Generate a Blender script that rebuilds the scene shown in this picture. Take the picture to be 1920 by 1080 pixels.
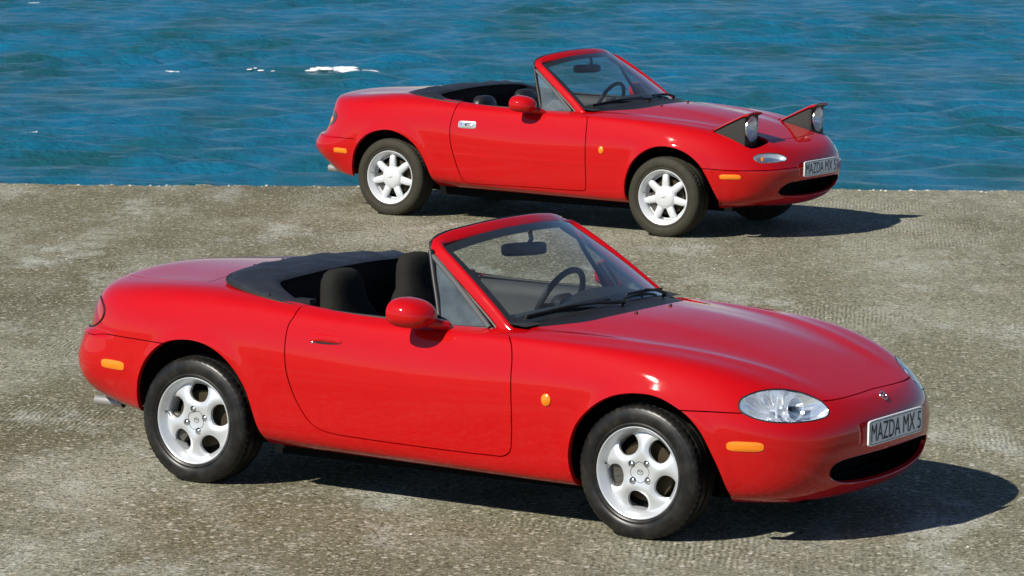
import bpy, bmesh, math, random
import numpy as np
from mathutils import Vector, Matrix
from mathutils.geometry import delaunay_2d_cdt

for o in list(bpy.data.objects):
    bpy.data.objects.remove(o)
SC = bpy.context.scene
COL = SC.collection
R = math.radians
RNG = np.random.default_rng(7)
random.seed(7)

# ------------------------------------------------------------------ camera
# world frame = frame of the near car: x forward, y to its left, z up, ground z = 0
CAM_POS = (7.7205, -14.4757, 3.0645)
CAM_YAW, CAM_PITCH, CAM_ROLL = R(121.347), R(7.3278), R(0.8142)
cam = bpy.data.cameras.new('camera')
cam.sensor_width = 36.0
cam.lens = 7193.7 / 1920 * 36
cam.clip_start = 0.5
cam.clip_end = 20000
cam.dof.use_dof = True
cam.dof.focus_distance = 19.5
cam.dof.aperture_fstop = 18.0
camo = bpy.data.objects.new('camera', cam)
COL.objects.link(camo)
_f = Vector((math.cos(CAM_YAW) * math.cos(CAM_PITCH), math.sin(CAM_YAW) * math.cos(CAM_PITCH), -math.sin(CAM_PITCH)))
_r = Vector((math.sin(CAM_YAW), -math.cos(CAM_YAW), 0))
_u = _r.cross(_f)
_c, _s = math.cos(CAM_ROLL), math.sin(CAM_ROLL)
_r2 = _c * _r + _s * _u
_u2 = -_s * _r + _c * _u
camo.matrix_world = Matrix(((_r2.x, _u2.x, -_f.x, CAM_POS[0]), (_r2.y, _u2.y, -_f.y, CAM_POS[1]),
                            (_r2.z, _u2.z, -_f.z, CAM_POS[2]), (0, 0, 0, 1)))
SC.camera = camo
SC.render.resolution_x = 1024
SC.render.resolution_y = 576

# ------------------------------------------------------------------ sky and sun
SUN_AZ, SUN_EL = R(74), R(39)      # direction the light travels towards (azimuth) and the sun's height
world = bpy.data.worlds.new('World')
SC.world = world
world.use_nodes = True
wn = world.node_tree.nodes
wl = world.node_tree.links
sky = wn.new('ShaderNodeTexSky')
sky.sky_type = 'NISHITA'
sky.sun_disc = False
sky.sun_elevation = SUN_EL
to_sun = Vector((-math.cos(SUN_AZ) * math.cos(SUN_EL), -math.sin(SUN_AZ) * math.cos(SUN_EL), math.sin(SUN_EL)))
sky.sun_rotation = math.atan2(to_sun.x, to_sun.y)
sky.air_density = 0.8
sky.dust_density = 0.0
sky.ozone_density = 5.0
bg = wn['Background']
bg.inputs['Strength'].default_value = 0.062
wl.new(sky.outputs[0], bg.inputs['Color'])
sun = bpy.data.lights.new('sun', 'SUN')
sun.energy = 5.0
sun.angle = R(0.53)
sun.color = (1.0, 0.94, 0.84)
suno = bpy.data.objects.new('sun', sun)
suno.rotation_euler = to_sun.to_track_quat('Z', 'Y').to_euler()
COL.objects.link(suno)
SC.view_settings.view_transform = 'Standard'
SC.view_settings.look = 'None'
SC.view_settings.exposure = 0.28
SC.view_settings.gamma = 1.0

# ------------------------------------------------------------------ helpers
def tag(o, label=None, cat=None, group=None, kind=None):
    if label: o['label'] = label
    if cat: o['category'] = cat
    if group: o['group'] = group
    if kind: o['kind'] = kind
    return o

def obj(name, verts, faces, mat=None, parent=None, smooth=True, normals=None, mats=None, fmat=None):
    me = bpy.data.meshes.new(name)
    me.from_pydata([tuple(map(float, v)) for v in verts], [], [tuple(map(int, f)) for f in faces])
    for m in (mats or ([mat] if mat else [])):
        me.materials.append(m)
    if fmat is not None:
        me.polygons.foreach_set('material_index', np.asarray(fmat, dtype=np.int32))
    me.polygons.foreach_set('use_smooth', [bool(smooth)] * len(me.polygons))
    me.update()
    if normals is not None:
        me.normals_split_custom_set(normals)
    o = bpy.data.objects.new(name, me)
    COL.objects.link(o)
    if parent is not None:
        o.parent = parent
    return o

def sharp(o, ang=35):
    """smooth shading, with edges steeper than ang kept sharp"""
    me = o.data
    bm = bmesh.new(); bm.from_mesh(me)
    for e in bm.edges:
        if len(e.link_faces) == 2 and e.calc_face_angle(0) > R(ang):
            e.smooth = False
    bm.to_mesh(me); bm.free()
    return o

class MB:
    """collects pieces of ONE part"""
    def __init__(s): s.v = []; s.f = []; s.m = []
    def add(s, v, f, mi=0):
        n = len(s.v); s.v.extend([tuple(map(float, p)) for p in v])
        s.f.extend([tuple(int(i) + n for i in q) for q in f]); s.m.extend([mi] * len(f)); return s
    def box(s, c, d, rot=None, mi=0):
        c = Vector(c); hx, hy, hz = d[0] / 2, d[1] / 2, d[2] / 2
        vs = []
        for x, y, z in ((-1,-1,-1),(1,-1,-1),(1,1,-1),(-1,1,-1),(-1,-1,1),(1,-1,1),(1,1,1),(-1,1,1)):
            p = Vector((x*hx, y*hy, z*hz))
            if rot is not None: p = rot @ p
            vs.append(c + p)
        return s.add(vs, ((0,3,2,1),(4,5,6,7),(0,1,5,4),(1,2,6,5),(2,3,7,6),(3,0,4,7)), mi)
    def lathe(s, prof, n=48, axis='y', c=(0,0,0), closed=False, mi=0, fn=None):
        """prof: list of (r, h) around the axis"""
        vs = []
        for i in range(n):
            a = 2*math.pi*i/n; ca, sa = math.cos(a), math.sin(a)
            for k, (r, h) in enumerate(prof):
                if fn: r, h = fn(i, k, r, h)
                if axis == 'y': vs.append((c[0]+r*ca, c[1]+h, c[2]+r*sa))
                elif axis == 'x': vs.append((c[0]+h, c[1]+r*ca, c[2]+r*sa))
                else: vs.append((c[0]+r*ca, c[1]+r*sa, c[2]+h))
        m = len(prof); fs = []
        for i in range(n):
            j = (i+1) % n
            for k in range(m if closed else m-1):
                k2 = (k+1) % m
                fs.append((i*m+k, i*m+k2, j*m+k2, j*m+k))
        return s.add(vs, fs, mi)
    def tube(s, pts, rad, n=10, prof=None, up=(0,0,1), caps=True, mi=0, closed=False):
        """sweep of an ellipse (rad = number, pair, or list) along pts"""
        pts = [Vector(p) for p in pts]; m = len(pts)
        vs = []
        for i, p in enumerate(pts):
            if closed: t = (pts[(i+1) % m] - pts[i-1]).normalized()
            else: t = (pts[min(i+1, m-1)] - pts[max(i-1, 0)]).normalized()
            uu = up[i] if isinstance(up, list) else up
            b = t.cross(Vector(uu)).normalized(); nn = b.cross(t).normalized()
            r = rad[i] if isinstance(rad, list) else rad
            ra, rb = r if isinstance(r, tuple) else (r, r)
            for k in range(n):
                a = 2*math.pi*k/n
                x, y = math.cos(a), math.sin(a)
                if prof: e = prof; x = math.copysign(abs(x)**e, x); y = math.copysign(abs(y)**e, y)
                vs.append(p + b*(ra*x) + nn*(rb*y))
        fs = []
        for i in range(m if closed else m-1):
            i2 = (i+1) % m
            for k in range(n):
                k2 = (k+1) % n
                fs.append((i*n+k, i*n+k2, i2*n+k2, i2*n+k))
        if caps and not closed:
            fs.append(tuple(reversed(range(n)))); fs.append(tuple((m-1)*n+k for k in range(n)))
        return s.add(vs, fs, mi)
    def grid(s, P, mi=0, flip=False, wrap=False):
        """P: rows x cols array of points"""
        P = np.asarray(P); a, b = P.shape[:2]
        fs = []
        for i in range(a-1):
            for j in range(b if wrap else b-1):
                j2 = (j+1) % b
                q = (i*b+j, i*b+j2, (i+1)*b+j2, (i+1)*b+j)
                fs.append(tuple(reversed(q)) if flip else q)
        return s.add(P.reshape(-1, 3), fs, mi)
    def build(s, name, mat, parent=None, smooth=True, ang=35):
        mats = mat if isinstance(mat, list) else [mat]
        o = obj(name, s.v, s.f, None, parent, smooth, mats=mats, fmat=s.m)
        if smooth and ang: sharp(o, ang)
        return o

def mirror(mb):
    q = MB(); q.v = [(x, -y, z) for x, y, z in mb.v]; q.f = [tuple(reversed(f)) for f in mb.f]; q.m = list(mb.m)
    return q

def crv(pts, n=60, closed=False):
    """centripetal-ish Catmull-Rom through pts, n samples evenly spaced by length"""
    P = np.asarray(pts, float)
    if closed: P = np.vstack([P[-1], P, P[0], P[1]])
    else: P = np.vstack([2*P[0]-P[1], P, 2*P[-1]-P[-2]])
    out = []
    for i in range(1, len(P)-2):
        p0, p1, p2, p3 = P[i-1], P[i], P[i+1], P[i+2]
        d = [max(np.linalg.norm(b-a), 1e-6)**0.5 for a, b in ((p0,p1),(p1,p2),(p2,p3))]
        t0, t1 = 0, d[0]; t2 = t1+d[1]; t3 = t2+d[2]
        for t in np.linspace(t1, t2, 24, endpoint=False):
            A1 = (t1-t)/(t1-t0)*p0+(t-t0)/(t1-t0)*p1; A2 = (t2-t)/(t2-t1)*p1+(t-t1)/(t2-t1)*p2; A3 = (t3-t)/(t3-t2)*p2+(t-t2)/(t3-t2)*p3
            B1 = (t2-t)/(t2-t0)*A1+(t-t0)/(t2-t0)*A2; B2 = (t3-t)/(t3-t1)*A2+(t-t1)/(t3-t1)*A3
            out.append((t2-t)/(t2-t1)*B1+(t-t1)/(t2-t1)*B2)
    out.append(P[-2]); out = np.array(out)
    L = np.concatenate([[0], np.cumsum(np.linalg.norm(np.diff(out, axis=0), axis=1))])
    s = np.linspace(0, L[-1], n, endpoint=not closed)
    return np.stack([np.interp(s, L, out[:, k]) for k in range(P.shape[1])], -1)

# ------------------------------------------------------------------ materials
def mat(name, col=(.5,.5,.5), rough=.5, metal=0.0, spec=.5, coat=0.0, coat_rough=.03, trans=0.0, ior=1.45, emit=None, alpha=1.0):
    m = bpy.data.materials.new(name); m.use_nodes = True
    b = m.node_tree.nodes['Principled BSDF']
    b.inputs['Base Color'].default_value = (*col, 1)
    b.inputs['Roughness'].default_value = rough
    b.inputs['Metallic'].default_value = metal
    b.inputs['Specular IOR Level'].default_value = spec
    b.inputs['Coat Weight'].default_value = coat
    b.inputs['Coat Roughness'].default_value = coat_rough
    b.inputs['Transmission Weight'].default_value = trans
    b.inputs['IOR'].default_value = ior
    b.inputs['Alpha'].default_value = alpha
    return m

class NT:
    def __init__(s, m): s.t = m.node_tree; s.n = s.t.nodes; s.l = s.t.links; s.b = s.n['Principled BSDF'] if 'Principled BSDF' in s.n else None
    def new(s, typ, **kw):
        n = s.n.new(typ)
        for k, v in kw.items():
            if k.startswith('_'): setattr(n, k[1:], v)
            else: n.inputs[k.replace('__', ' ')].default_value = v
        return n
    def link(s, a, b): s.l.new(a, b)
    def noise(s, vec, scale, detail=4, rough=.55, dim='3D'):
        n = s.new('ShaderNodeTexNoise', _noise_dimensions=dim); n.inputs['Scale'].default_value = scale
        n.inputs['Detail'].default_value = detail; n.inputs['Roughness'].default_value = rough
        if vec is not None: s.link(vec, n.inputs['Vector'])
        return n.outputs['Fac']
    def ramp(s, fac, stops):
        n = s.new('ShaderNodeValToRGB'); e = n.color_ramp.elements
        while len(e) < len(stops): e.new(.5)
        for q, (p, c) in zip(e, stops): q.position = p; q.color = (*c, 1) if len(c) == 3 else c
        s.link(fac, n.inputs[0]); return n.outputs[0]
    def mix(s, fac, a, b, mode='MIX'):
        n = s.new('ShaderNodeMix', _data_type='RGBA', _blend_type=mode)
        for v, i in ((fac, 0), (a, 6), (b, 7)):
            if hasattr(v, 'type') and hasattr(v, 'is_output'): s.link(v, n.inputs[i])
            elif i == 0: n.inputs[0].default_value = v
            else: n.inputs[i].default_value = (*v, 1)
        return n.outputs[2]
    def math(s, op, a, b=0.0, c=0.0):
        n = s.new('ShaderNodeMath', _operation=op)
        for i, v in enumerate((a, b, c)):
            if hasattr(v, 'is_output'): s.link(v, n.inputs[i])
            else: n.inputs[i].default_value = v
        return n.outputs[0]
    def mapping(s, vec, scale=(1,1,1), rot=(0,0,0)):
        n = s.new('ShaderNodeMapping'); n.inputs['Scale'].default_value = scale; n.inputs['Rotation'].default_value = rot
        s.link(vec, n.inputs['Vector']); return n.outputs[0]
    def pos(s): return s.new('ShaderNodeNewGeometry').outputs['Position']
    def obco(s): return s.new('ShaderNodeTexCoord').outputs['Object']
    def bump(s, h, strength=.3, dist=.01):
        n = s.new('ShaderNodeBump'); n.inputs['Strength'].default_value = strength; n.inputs['Distance'].default_value = dist
        s.link(h, n.inputs['Height']); s.link(n.outputs[0], s.b.inputs['Normal']); return n

M = {}
M['red'] = mat('red_paint', (.455, .0010, .0026), rough=.55, spec=.06, coat=1.0, coat_rough=.022)
M['black'] = mat('black_trim', (.012, .012, .013), rough=.45)
M['void'] = mat('wheel_well_black', (.006, .006, .006), rough=.9, spec=.1)
M['rubber'] = mat('rubber', (.022, .022, .021), rough=.55, spec=.35)
M['tyre'] = mat('tyre_rubber', (.0085, .0085, .0085), rough=.36, spec=.45)
M['tyre2'] = mat('dusty_tyre_rubber', (.034, .031, .022), rough=.7, spec=.25)
M['alloy'] = mat('alloy_silver', (.66, .69, .72), rough=.33, metal=.5, coat=.3, coat_rough=.12)
M['alloy2'] = mat('satin_silver', (.68, .70, .72), rough=.42, metal=.3, coat=.2, coat_rough=.2)
M['chrome'] = mat('chrome', (.72, .72, .72), rough=.2, metal=1)
M['steel'] = mat('steel', (.16, .15, .13), rough=.4, metal=.8)
M['disc'] = mat('brake_disc', (.06, .045, .024), rough=.5, metal=.5)
M['amber'] = mat('amber_lens', (.85, .22, .005), rough=.18, coat=1, coat_rough=.04)
M['redlens'] = mat('red_lens', (.42, .005, .010), rough=.12, coat=1, coat_rough=.03)
M['darklens'] = mat('dark_lens', (.05, .012, .015), rough=.12, coat=1, coat_rough=.03)
M['reflector'] = mat('reflector', (.93, .95, .98), rough=.16, metal=.72)
M['fabric'] = mat('black_vinyl', (.017, .020, .028), rough=.5, spec=.45)
M['cloth'] = mat('black_cloth', (.018, .018, .016), rough=.9, spec=.15)
M['leather'] = mat('black_leather', (.016, .016, .017), rough=.38)
M['dash'] = mat('dashboard_plastic', (.026, .027, .029), rough=.6)
M['plate'] = mat('plate_white', (.78, .82, .86), rough=.35)
M['ink'] = mat('plate_black', (.012, .012, .014), rough=.5)
M['mirrorglass'] = mat('mirror_glass', (.8, .8, .8), rough=.03, metal=1)
M['exhaust'] = mat('exhaust_steel', (.38, .37, .36), rough=.42, metal=.55)
M['grey'] = mat('grey_trim', (.10, .105, .11), rough=.5, metal=.3)

def glass_mat(name, tint, dust_sheen=0.0, sheen_col=(.5, .55, .58)):
    """thin pane: tinted see-through, mirror part by viewing angle, optional haze of dust and painted sky sheen"""
    m = bpy.data.materials.new(name); m.use_nodes = True
    t = NT(m); t.n.remove(t.b)
    tr = t.new('ShaderNodeBsdfTransparent'); tr.inputs[0].default_value = (*tint, 1)
    base = tr.outputs[0]
    if dust_sheen:
        df = t.new('ShaderNodeBsdfDiffuse'); df.inputs[0].default_value = (*sheen_col, 1)
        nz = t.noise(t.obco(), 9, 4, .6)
        mx0 = t.new('ShaderNodeMixShader'); t.link(t.math('MULTIPLY', nz, dust_sheen*2), mx0.inputs[0]); t.link(base, mx0.inputs[1]); t.link(df.outputs[0], mx0.inputs[2]); base = mx0.outputs[0]
    gl = t.new('ShaderNodeBsdfGlossy'); gl.inputs['Roughness'].default_value = .015; gl.inputs[0].default_value = (1, 1, 1, 1)
    lw = t.new('ShaderNodeLayerWeight'); lw.inputs[0].default_value = .5
    f = t.math('ADD', t.math('MULTIPLY', t.math('POWER', lw.outputs['Facing'], 4.2), .92), .06)
    mx = t.new('ShaderNodeMixShader'); t.link(f, mx.inputs[0]); t.link(base, mx.inputs[1]); t.link(gl.outputs[0], mx.inputs[2])
    t.link(mx.outputs[0], t.n['Material Output'].inputs['Surface'])
    return m
M['glass'] = glass_mat('window_glass', (.72, .80, .80), .025)
M['glass_side'] = glass_mat('quarter_glass', (.58, .68, .72), .17, (.40, .50, .56))  # dusty bluish haze with the sky reflection painted into its colour
M['lens'] = glass_mat('lamp_lens', (.95, .97, .99))

def cloth_relief(m, scale, strength, dist, weave=.35):
    t = NT(m); c = t.obco(); h = t.math('ADD', t.noise(c, scale, 4, .6), t.math('MULTIPLY', t.noise(c, scale*14, 2, .5), weave)); t.bump(h, strength, dist)
cloth_relief(M['fabric'], 7, .45, .03, .03)
cloth_relief(M['cloth'], 16, .4, .01)
cloth_relief(M['leather'], 14, .3, .01)
def tyre_relief(m):
    t = NT(m); c = t.obco(); dirt = t.noise(c, 14, 4, .6)
    b0 = m.node_tree.nodes['Principled BSDF'].inputs['Base Color'].default_value[:3]
    t.link(t.mix(t.ramp(dirt, [(.45, (0, 0, 0)), (.75, (.5, .5, .5))]), b0, (.055, .050, .040)), t.b.inputs['Base Color'])
tyre_relief(M['tyre']); tyre_relief(M['tyre2'])
# faint salt dust on the paint
def paint_dust(m):
    t = NT(m); c = t.obco(); b0 = m.node_tree.nodes['Principled BSDF'].inputs['Base Color'].default_value[:3]
    d = t.noise(c, 6, 6, .65)
    t.link(t.mix(t.ramp(d, [(.50, (0, 0, 0)), (.85, (.008, .008, .008))]), b0, (.40, .30, .22)), t.b.inputs['Base Color'])
    r = t.ramp(t.noise(c, 9, 5, .6), [(.35, (.015, .015, .015)), (.75, (.06, .06, .06))]); t.link(r, t.b.inputs['Coat Roughness'])
paint_dust(M['red'])
# ------------------------------------------------------------------ the quay
# quay edge: a straight line in the ground plane
EA = np.array([-11.165, 8.84]); EB = np.array([-4.597, 13.531])
ed = (EB - EA) / np.linalg.norm(EB - EA)          # along the edge, to the right
en = np.array([-ed[1], ed[0]])                    # out to sea
SEA_Z = -1.9

def ground_material():
    m = mat('weathered_concrete', (.2, .19, .16), rough=.92, spec=.2)
    t = NT(m); p = t.pos()
    view_rot = (0, 0, R(-31))                               # x' runs to the right along the quay front
    pr = t.mapping(p, (1, 1, 1), view_rot)
    sx = t.new('ShaderNodeSeparateXYZ'); t.link(pr, sx.inputs[0])
    wide = t.noise(p, .22, 3, .5)
    # newer, greyer pour towards the right; older olive pour on the left
    side = t.math('ADD', t.math('MULTIPLY', sx.outputs[0], .085), t.math('MULTIPLY', sx.outputs[1], .012))
    g = t.math('ADD', side, t.math('MULTIPLY', wide, .9))
    base = t.ramp(g, [(.10, (.178, .168, .098)), (.42, (.222, .212, .132)), (.75, (.298, .296, .215)), (.98, (.345, .348, .268))])
    blot = t.noise(t.mapping(pr, (1.0, .42, 1)), .85, 6, .62)
    c = t.mix(t.ramp(blot, [(.45, (0, 0, 0)), (.62, (1, 1, 1))]), base, (.415, .415, .325))
    scuff = t.noise(t.mapping(pr, (1.25, .62, 1)), 1.3, 7, .70)
    c = t.mix(t.ramp(scuff, [(.535, (0, 0, 0)), (.65, (.95, .95, .95))]), c, (.54, .555, .49))
    stain = t.noise(t.mapping(pr, (.7, .34, 1)), .8, 5, .6)
    c = t.mix(t.ramp(stain, [(.52, (0, 0, 0)), (.72, (.75, .75, .75))]), c, (.135, .122, .072))
    rust = t.noise(p, 1.7, 4, .6)
    c = t.mix(t.ramp(rust, [(.57, (0, 0, 0)), (.76, (.55, .55, .55))]), c, (.255, .195, .105))
    # aggregate: pale, tan and dark grains
    def vor(scale):
        v = t.new('ShaderNodeTexVoronoi'); v.inputs['Scale'].default_value = scale; t.link(p, v.inputs['Vector'])
        q = t.new('ShaderNodeSeparateColor'); t.link(v.outputs['Color'], q.inputs[0]); return v, q
    v1, s1 = vor(120); v2, s2 = vor(62); v3, s3 = vor(19)
    pale = t.ramp(s1.outputs[0], [(.76, (0, 0, 0)), (.86, (1, 1, 1))]); dark = t.ramp(s1.outputs[1], [(.66, (0, 0, 0)), (.78, (1, 1, 1))])
    c = t.mix(t.math('MULTIPLY', pale, .50), c, (.62, .57, .43))
    c = t.mix(t.math('MULTIPLY', dark, .52), c, (.045, .040, .022))
    pale2 = t.ramp(s2.outputs[0], [(.90, (0, 0, 0)), (.94, (1, 1, 1))]); dark2 = t.ramp(s2.outputs[1], [(.84, (0, 0, 0)), (.90, (1, 1, 1))])
    c = t.mix(t.math('MULTIPLY', pale2, .75), c, (.68, .63, .49))
    c = t.mix(t.math('MULTIPLY', dark2, .65), c, (.050, .043, .024))
    flake = t.math('MULTIPLY', t.ramp(s3.outputs[2], [(.972, (0, 0, 0)), (.978, (1, 1, 1))]), t.ramp(v3.outputs['Distance'], [(.16, (1, 1, 1)), (.30, (0, 0, 0))]))
    c = t.mix(flake, c, (.70, .68, .62))
    fine = t.noise(p, 48, 4, .72)
    c = t.mix(t.ramp(fine, [(.30, (.42, .42, .42)), (.55, (0, 0, 0))]), c, (.060, .053, .030))
    t.link(c, t.b.inputs['Base Color'])
    # raked ridges left in the surface, in patches
    wv = t.new('ShaderNodeTexWave'); wv.inputs['Scale'].default_value = 12.0; wv.inputs['Distortion'].default_value = 5.0
    wv.inputs['Detail'].default_value = 2; wv.inputs['Detail Scale'].default_value = .6
    t.link(t.mapping(p, (1, 1, 1), (0, 0, R(-26))), wv.inputs['Vector'])
    patch = t.ramp(t.noise(p, .62, 2, .5), [(.53, (0, 0, 0)), (.64, (1, 1, 1))])
    rid = t.math('MULTIPLY', wv.outputs['Fac'], patch)
    h = t.math('ADD', t.math('MULTIPLY', fine, .9), t.math('MULTIPLY', t.noise(p, 130, 2, .6), .55))
    h = t.math('ADD', h, t.math('MULTIPLY', rid, .26))
    h = t.math('ADD', h, t.math('MULTIPLY', t.noise(p, 5, 4, .6), .8))
    h = t.math('ADD', h, t.math('MULTIPLY', pale, .35))
    t.bump(h, 1.0, .014)
    return m

M['ground'] = ground_material()

def build_quay():
    # columns along the edge (fine in view), rows inland; edge line chipped, top gently uneven
    s = np.concatenate([[-900, -300, -100, -40, -20, -8], np.arange(-3, 16, .035), [20, 32, 60, 120, 300, 900]])
    d = np.array([0, .012, .05, .12, .25, .5, 1, 2, 4, 8, 14, 20, 30, 60, 150, 400, 900])
    rg = np.random.default_rng(3)
    chip = np.convolve(rg.normal(0, 1, len(s)), np.ones(5)/5, 'same')*.016 + np.convolve(rg.normal(0, 1, len(s)), np.ones(31)/31, 'same')*.07
    bump = np.clip(np.convolve(rg.normal(0, 1, len(s)), np.ones(3)/3, 'same'), -.2, 2)*.010
    P = np.zeros((len(d), len(s), 3))
    for i, dd in enumerate(d):
        w = math.exp(-dd/.12)
        xy = EA[None] + s[:, None]*ed[None] - (dd + chip*w)[:, None]*en[None]
        P[i, :, :2] = xy
        P[i, :, 2] = np.where(i == 0, -.02, 0) + bump*w*(dd > 0)*(dd < .2)
    front = P[0].copy(); front[:, 2] = SEA_Z - 3
    mb = MB(); mb.grid(np.concatenate([front[None], P]), flip=True)
    o = mb.build('quay_ground', M['ground'], smooth=True, ang=40)
    tag(o, kind='structure')
    # a few loose pale stones and shell bits along the edge and on the slab
    return o

build_quay()

def build_pebbles():
    rg = np.random.default_rng(11)
    mb = MB()
    spots = []
    for k in range(150):                                   # crumbs along the quay edge
        s_ = rg.uniform(-1, 13); d_ = abs(rg.normal(0, .05)) + .03
        spots.append((*(EA + s_*ed - d_*en), rg.uniform(.005, .016)))
    for k in range(420):
        s_ = rg.uniform(-2, 14); d_ = rg.uniform(.2, 19)
        spots.append((*(EA + s_*ed - d_*en), rg.uniform(.003, .008)))
    ico = [(0,0,1),(.9,0,.45),(.28,.85,.45),(-.72,.53,.45),(-.72,-.53,.45),(.28,-.85,.45),(.72,.53,-.4),(-.28,.85,-.4),(-.9,0,-.4),(-.28,-.85,-.4),(.72,-.53,-.4)]
    F = [(0,1,2),(0,2,3),(0,3,4),(0,4,5),(0,5,1),(1,6,2),(2,6,7),(2,7,3),(3,7,8),(3,8,4),(4,8,9),(4,9,5),(5,9,10),(5,10,1),(1,10,6)]
    for x, y, r in spots:
        a = rg.uniform(0, 6.3); sx, sy, sz = r*rg.uniform(.8, 1.5), r*rg.uniform(.7, 1.1), r*rg.uniform(.4, .8)
        vs = []
        for (px, py, pz) in ico:
            k = rg.uniform(.8, 1.15); px, py, pz = px*sx*k, py*sy*k, pz*sz*k
            vs.append((x + px*math.cos(a) - py*math.sin(a), y + px*math.sin(a) + py*math.cos(a), .3*sz + pz))
        mb.add(vs, F)
    m = mat('pale_stone', (.55, .52, .46), rough=.85)
    o = mb.build('loose_gravel', m, smooth=False)
    tag(o, 'small pale stone crumbs scattered on the quay and its edge', 'gravel', kind='stuff')
build_pebbles()

# ------------------------------------------------------------------ the sea
def sea_material():
    m = mat('sea_water', (.010, .085, .135), rough=.22, spec=.40, ior=1.33)
    t = NT(m); p = t.pos()
    n1 = t.noise(t.mapping(t.mapping(p, (1, 1, 1), (0, 0, R(-31))), (.55, .16, .1)), 1.0, 4, .55)
    c = t.ramp(n1, [(.34, (.010, .082, .102)), (.50, (.008, .108, .182)), (.66, (.007, .128, .240))])
    t.link(c, t.b.inputs['Base Color'])
    pr = t.mapping(p, (1.0, 1.0, 1.0), (0, 0, R(-31)))
    a = t.noise(t.mapping(pr, (.75, 1.0, 1.0)), 4.2, 4, .55)
    b = t.noise(t.mapping(pr, (.75, 1.0, 1.0)), 13.0, 3, .55)
    h = t.math('ADD', a, t.math('MULTIPLY', b, .30))
    t.bump(h, .85, .10)
    return m
M['sea'] = sea_material()

def wave_height(X, Y):
    rg = np.random.default_rng(21)
    H = np.zeros_like(X)
    main = CAM_YAW + R(6)                                  # wind roughly on to the quay: crests run across the view
    for k in range(110):
        lam = 10**rg.uniform(math.log10(.42), math.log10(2.0))
        th = main + rg.normal(0, .52)
        amp = .0054*lam
        ph = rg.uniform(0, 2*math.pi); kk = 2*math.pi/lam
        a = kk*(X*math.cos(th) + Y*math.sin(th)) + ph
        H += amp*np.sin(a + .35*np.sin(.31*kk*(X*math.sin(th) - Y*math.cos(th)) + ph*3))
    env = .72 + .30*np.sin(X*.21+Y*.13) * np.sin(Y*.27-X*.11+1.3) + .22*np.sin(X*.63-Y*.41+.5)*np.sin(Y*.55+X*.37)
    return H*env

def build_sea():
    dv = np.array([math.cos(CAM_YAW), math.sin(CAM_YAW)]); rv = np.array([math.sin(CAM_YAW), -math.cos(CAM_YAW)])
    near = np.arange(30, 118, .105); far_ = 118.2*np.power(1.045, np.arange(0, 100))
    D = np.concatenate([[-60, -20, 5, 15, 21], near, far_])
    L = np.concatenate([-np.geomspace(17.6, 3000, 26)[::-1], np.arange(-17, 17.01, .12), np.geomspace(17.6, 3000, 26)])
    DD, LL = np.meshgrid(D, L, indexing='ij')
    X = CAM_POS[0] + DD*dv[0] + LL*rv[0]; Y = CAM_POS[1] + DD*dv[1] + LL*rv[1]
    fade = np.clip((150 - DD)/30, 0, 1)*np.clip((20 - abs(LL))/3, 0, 1)
    Z = SEA_Z + wave_height(X, Y)*fade
    mb = MB()
    a, b = X.shape
    idx = np.arange(a*b).reshape(a, b)
    F = np.stack([idx[:-1, :-1], idx[:-1, 1:], idx[1:, 1:], idx[1:, :-1]], -1).reshape(-1, 4)[:, ::-1]
    V = np.stack([X, Y, Z], -1).reshape(-1, 3)
    o = obj('sea', V, F, M['sea'])
    tag(o, kind='structure')
    return o
SEA = build_sea()

# whitecaps: broken foam lying along breaking crests
M['foam'] = mat('sea_foam', (.80, .83, .84), rough=.8, spec=.2)
def whitecap(x, y, length, depth, n, seed):
    rg = np.random.default_rng(seed)
    dv = np.array([math.cos(CAM_YAW), math.sin(CAM_YAW)]); rv = np.array([math.sin(CAM_YAW), -math.cos(CAM_YAW)])
    mb = MB()
    for k in range(n):
        a = np.clip(rg.normal(0, .26), -.5, .5); b = rg.normal(0, .30)*(1-abs(a)*1.4)
        c = np.array([x, y])+rv*a*length+dv*(b*depth+.25*depth*math.sin(a*7+seed))
        rx = length*rg.uniform(.04, .16)*(1-abs(a)); ry = depth*rg.uniform(.06, .20); hz = rg.uniform(.006, .022)*(1 if length > 1 else .4)
        z0 = SEA_Z+float(wave_height(np.array([c[0]]), np.array([c[1]]))[0])+.02
        P = []
        for q, (kk, hh) in enumerate(((1.0, -.6), (.86, .35), (.5, .85), (.02, 1.0))):
            P.append([(c[0]+rv[0]*rx*kk*math.cos(t)*w+dv[0]*ry*kk*math.sin(t)*w, c[1]+rv[1]*rx*kk*math.cos(t)*w+dv[1]*ry*kk*math.sin(t)*w, z0+hz*hh) for t, w in zip(np.linspace(0, 2*math.pi, 9, endpoint=False), 1+.25*np.sin(np.arange(9)*2.3+k))])
        mb.grid(np.array(P), wrap=True)
    o = mb.build('foam', M['foam'], SEA, True, 60)
    return o
for i, (x, y, l, d, n) in enumerate(((-30.674, 42.741, 1.25, .75, 90), (-31.824, 41.684, .5, .25, 9), (-32.892, 40.525, .34, .2, 6), (-29.673, 43.842, .4, .2, 6), (-48.169, 55.712, .40, .3, 7), (-27.136, 29.367, .16, .2, 5), (-18.938, 40.694, .42, .2, 5))):
    whitecap(x, y, l, d, n, 40+i)

# ------------------------------------------------------------------ car body toolkit
def bspl(t):
    return np.stack([(1-t)**3, 3*t**3-6*t**2+4, -3*t**3+3*t**2+3*t+1, t**3], -1)/6.0

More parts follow.
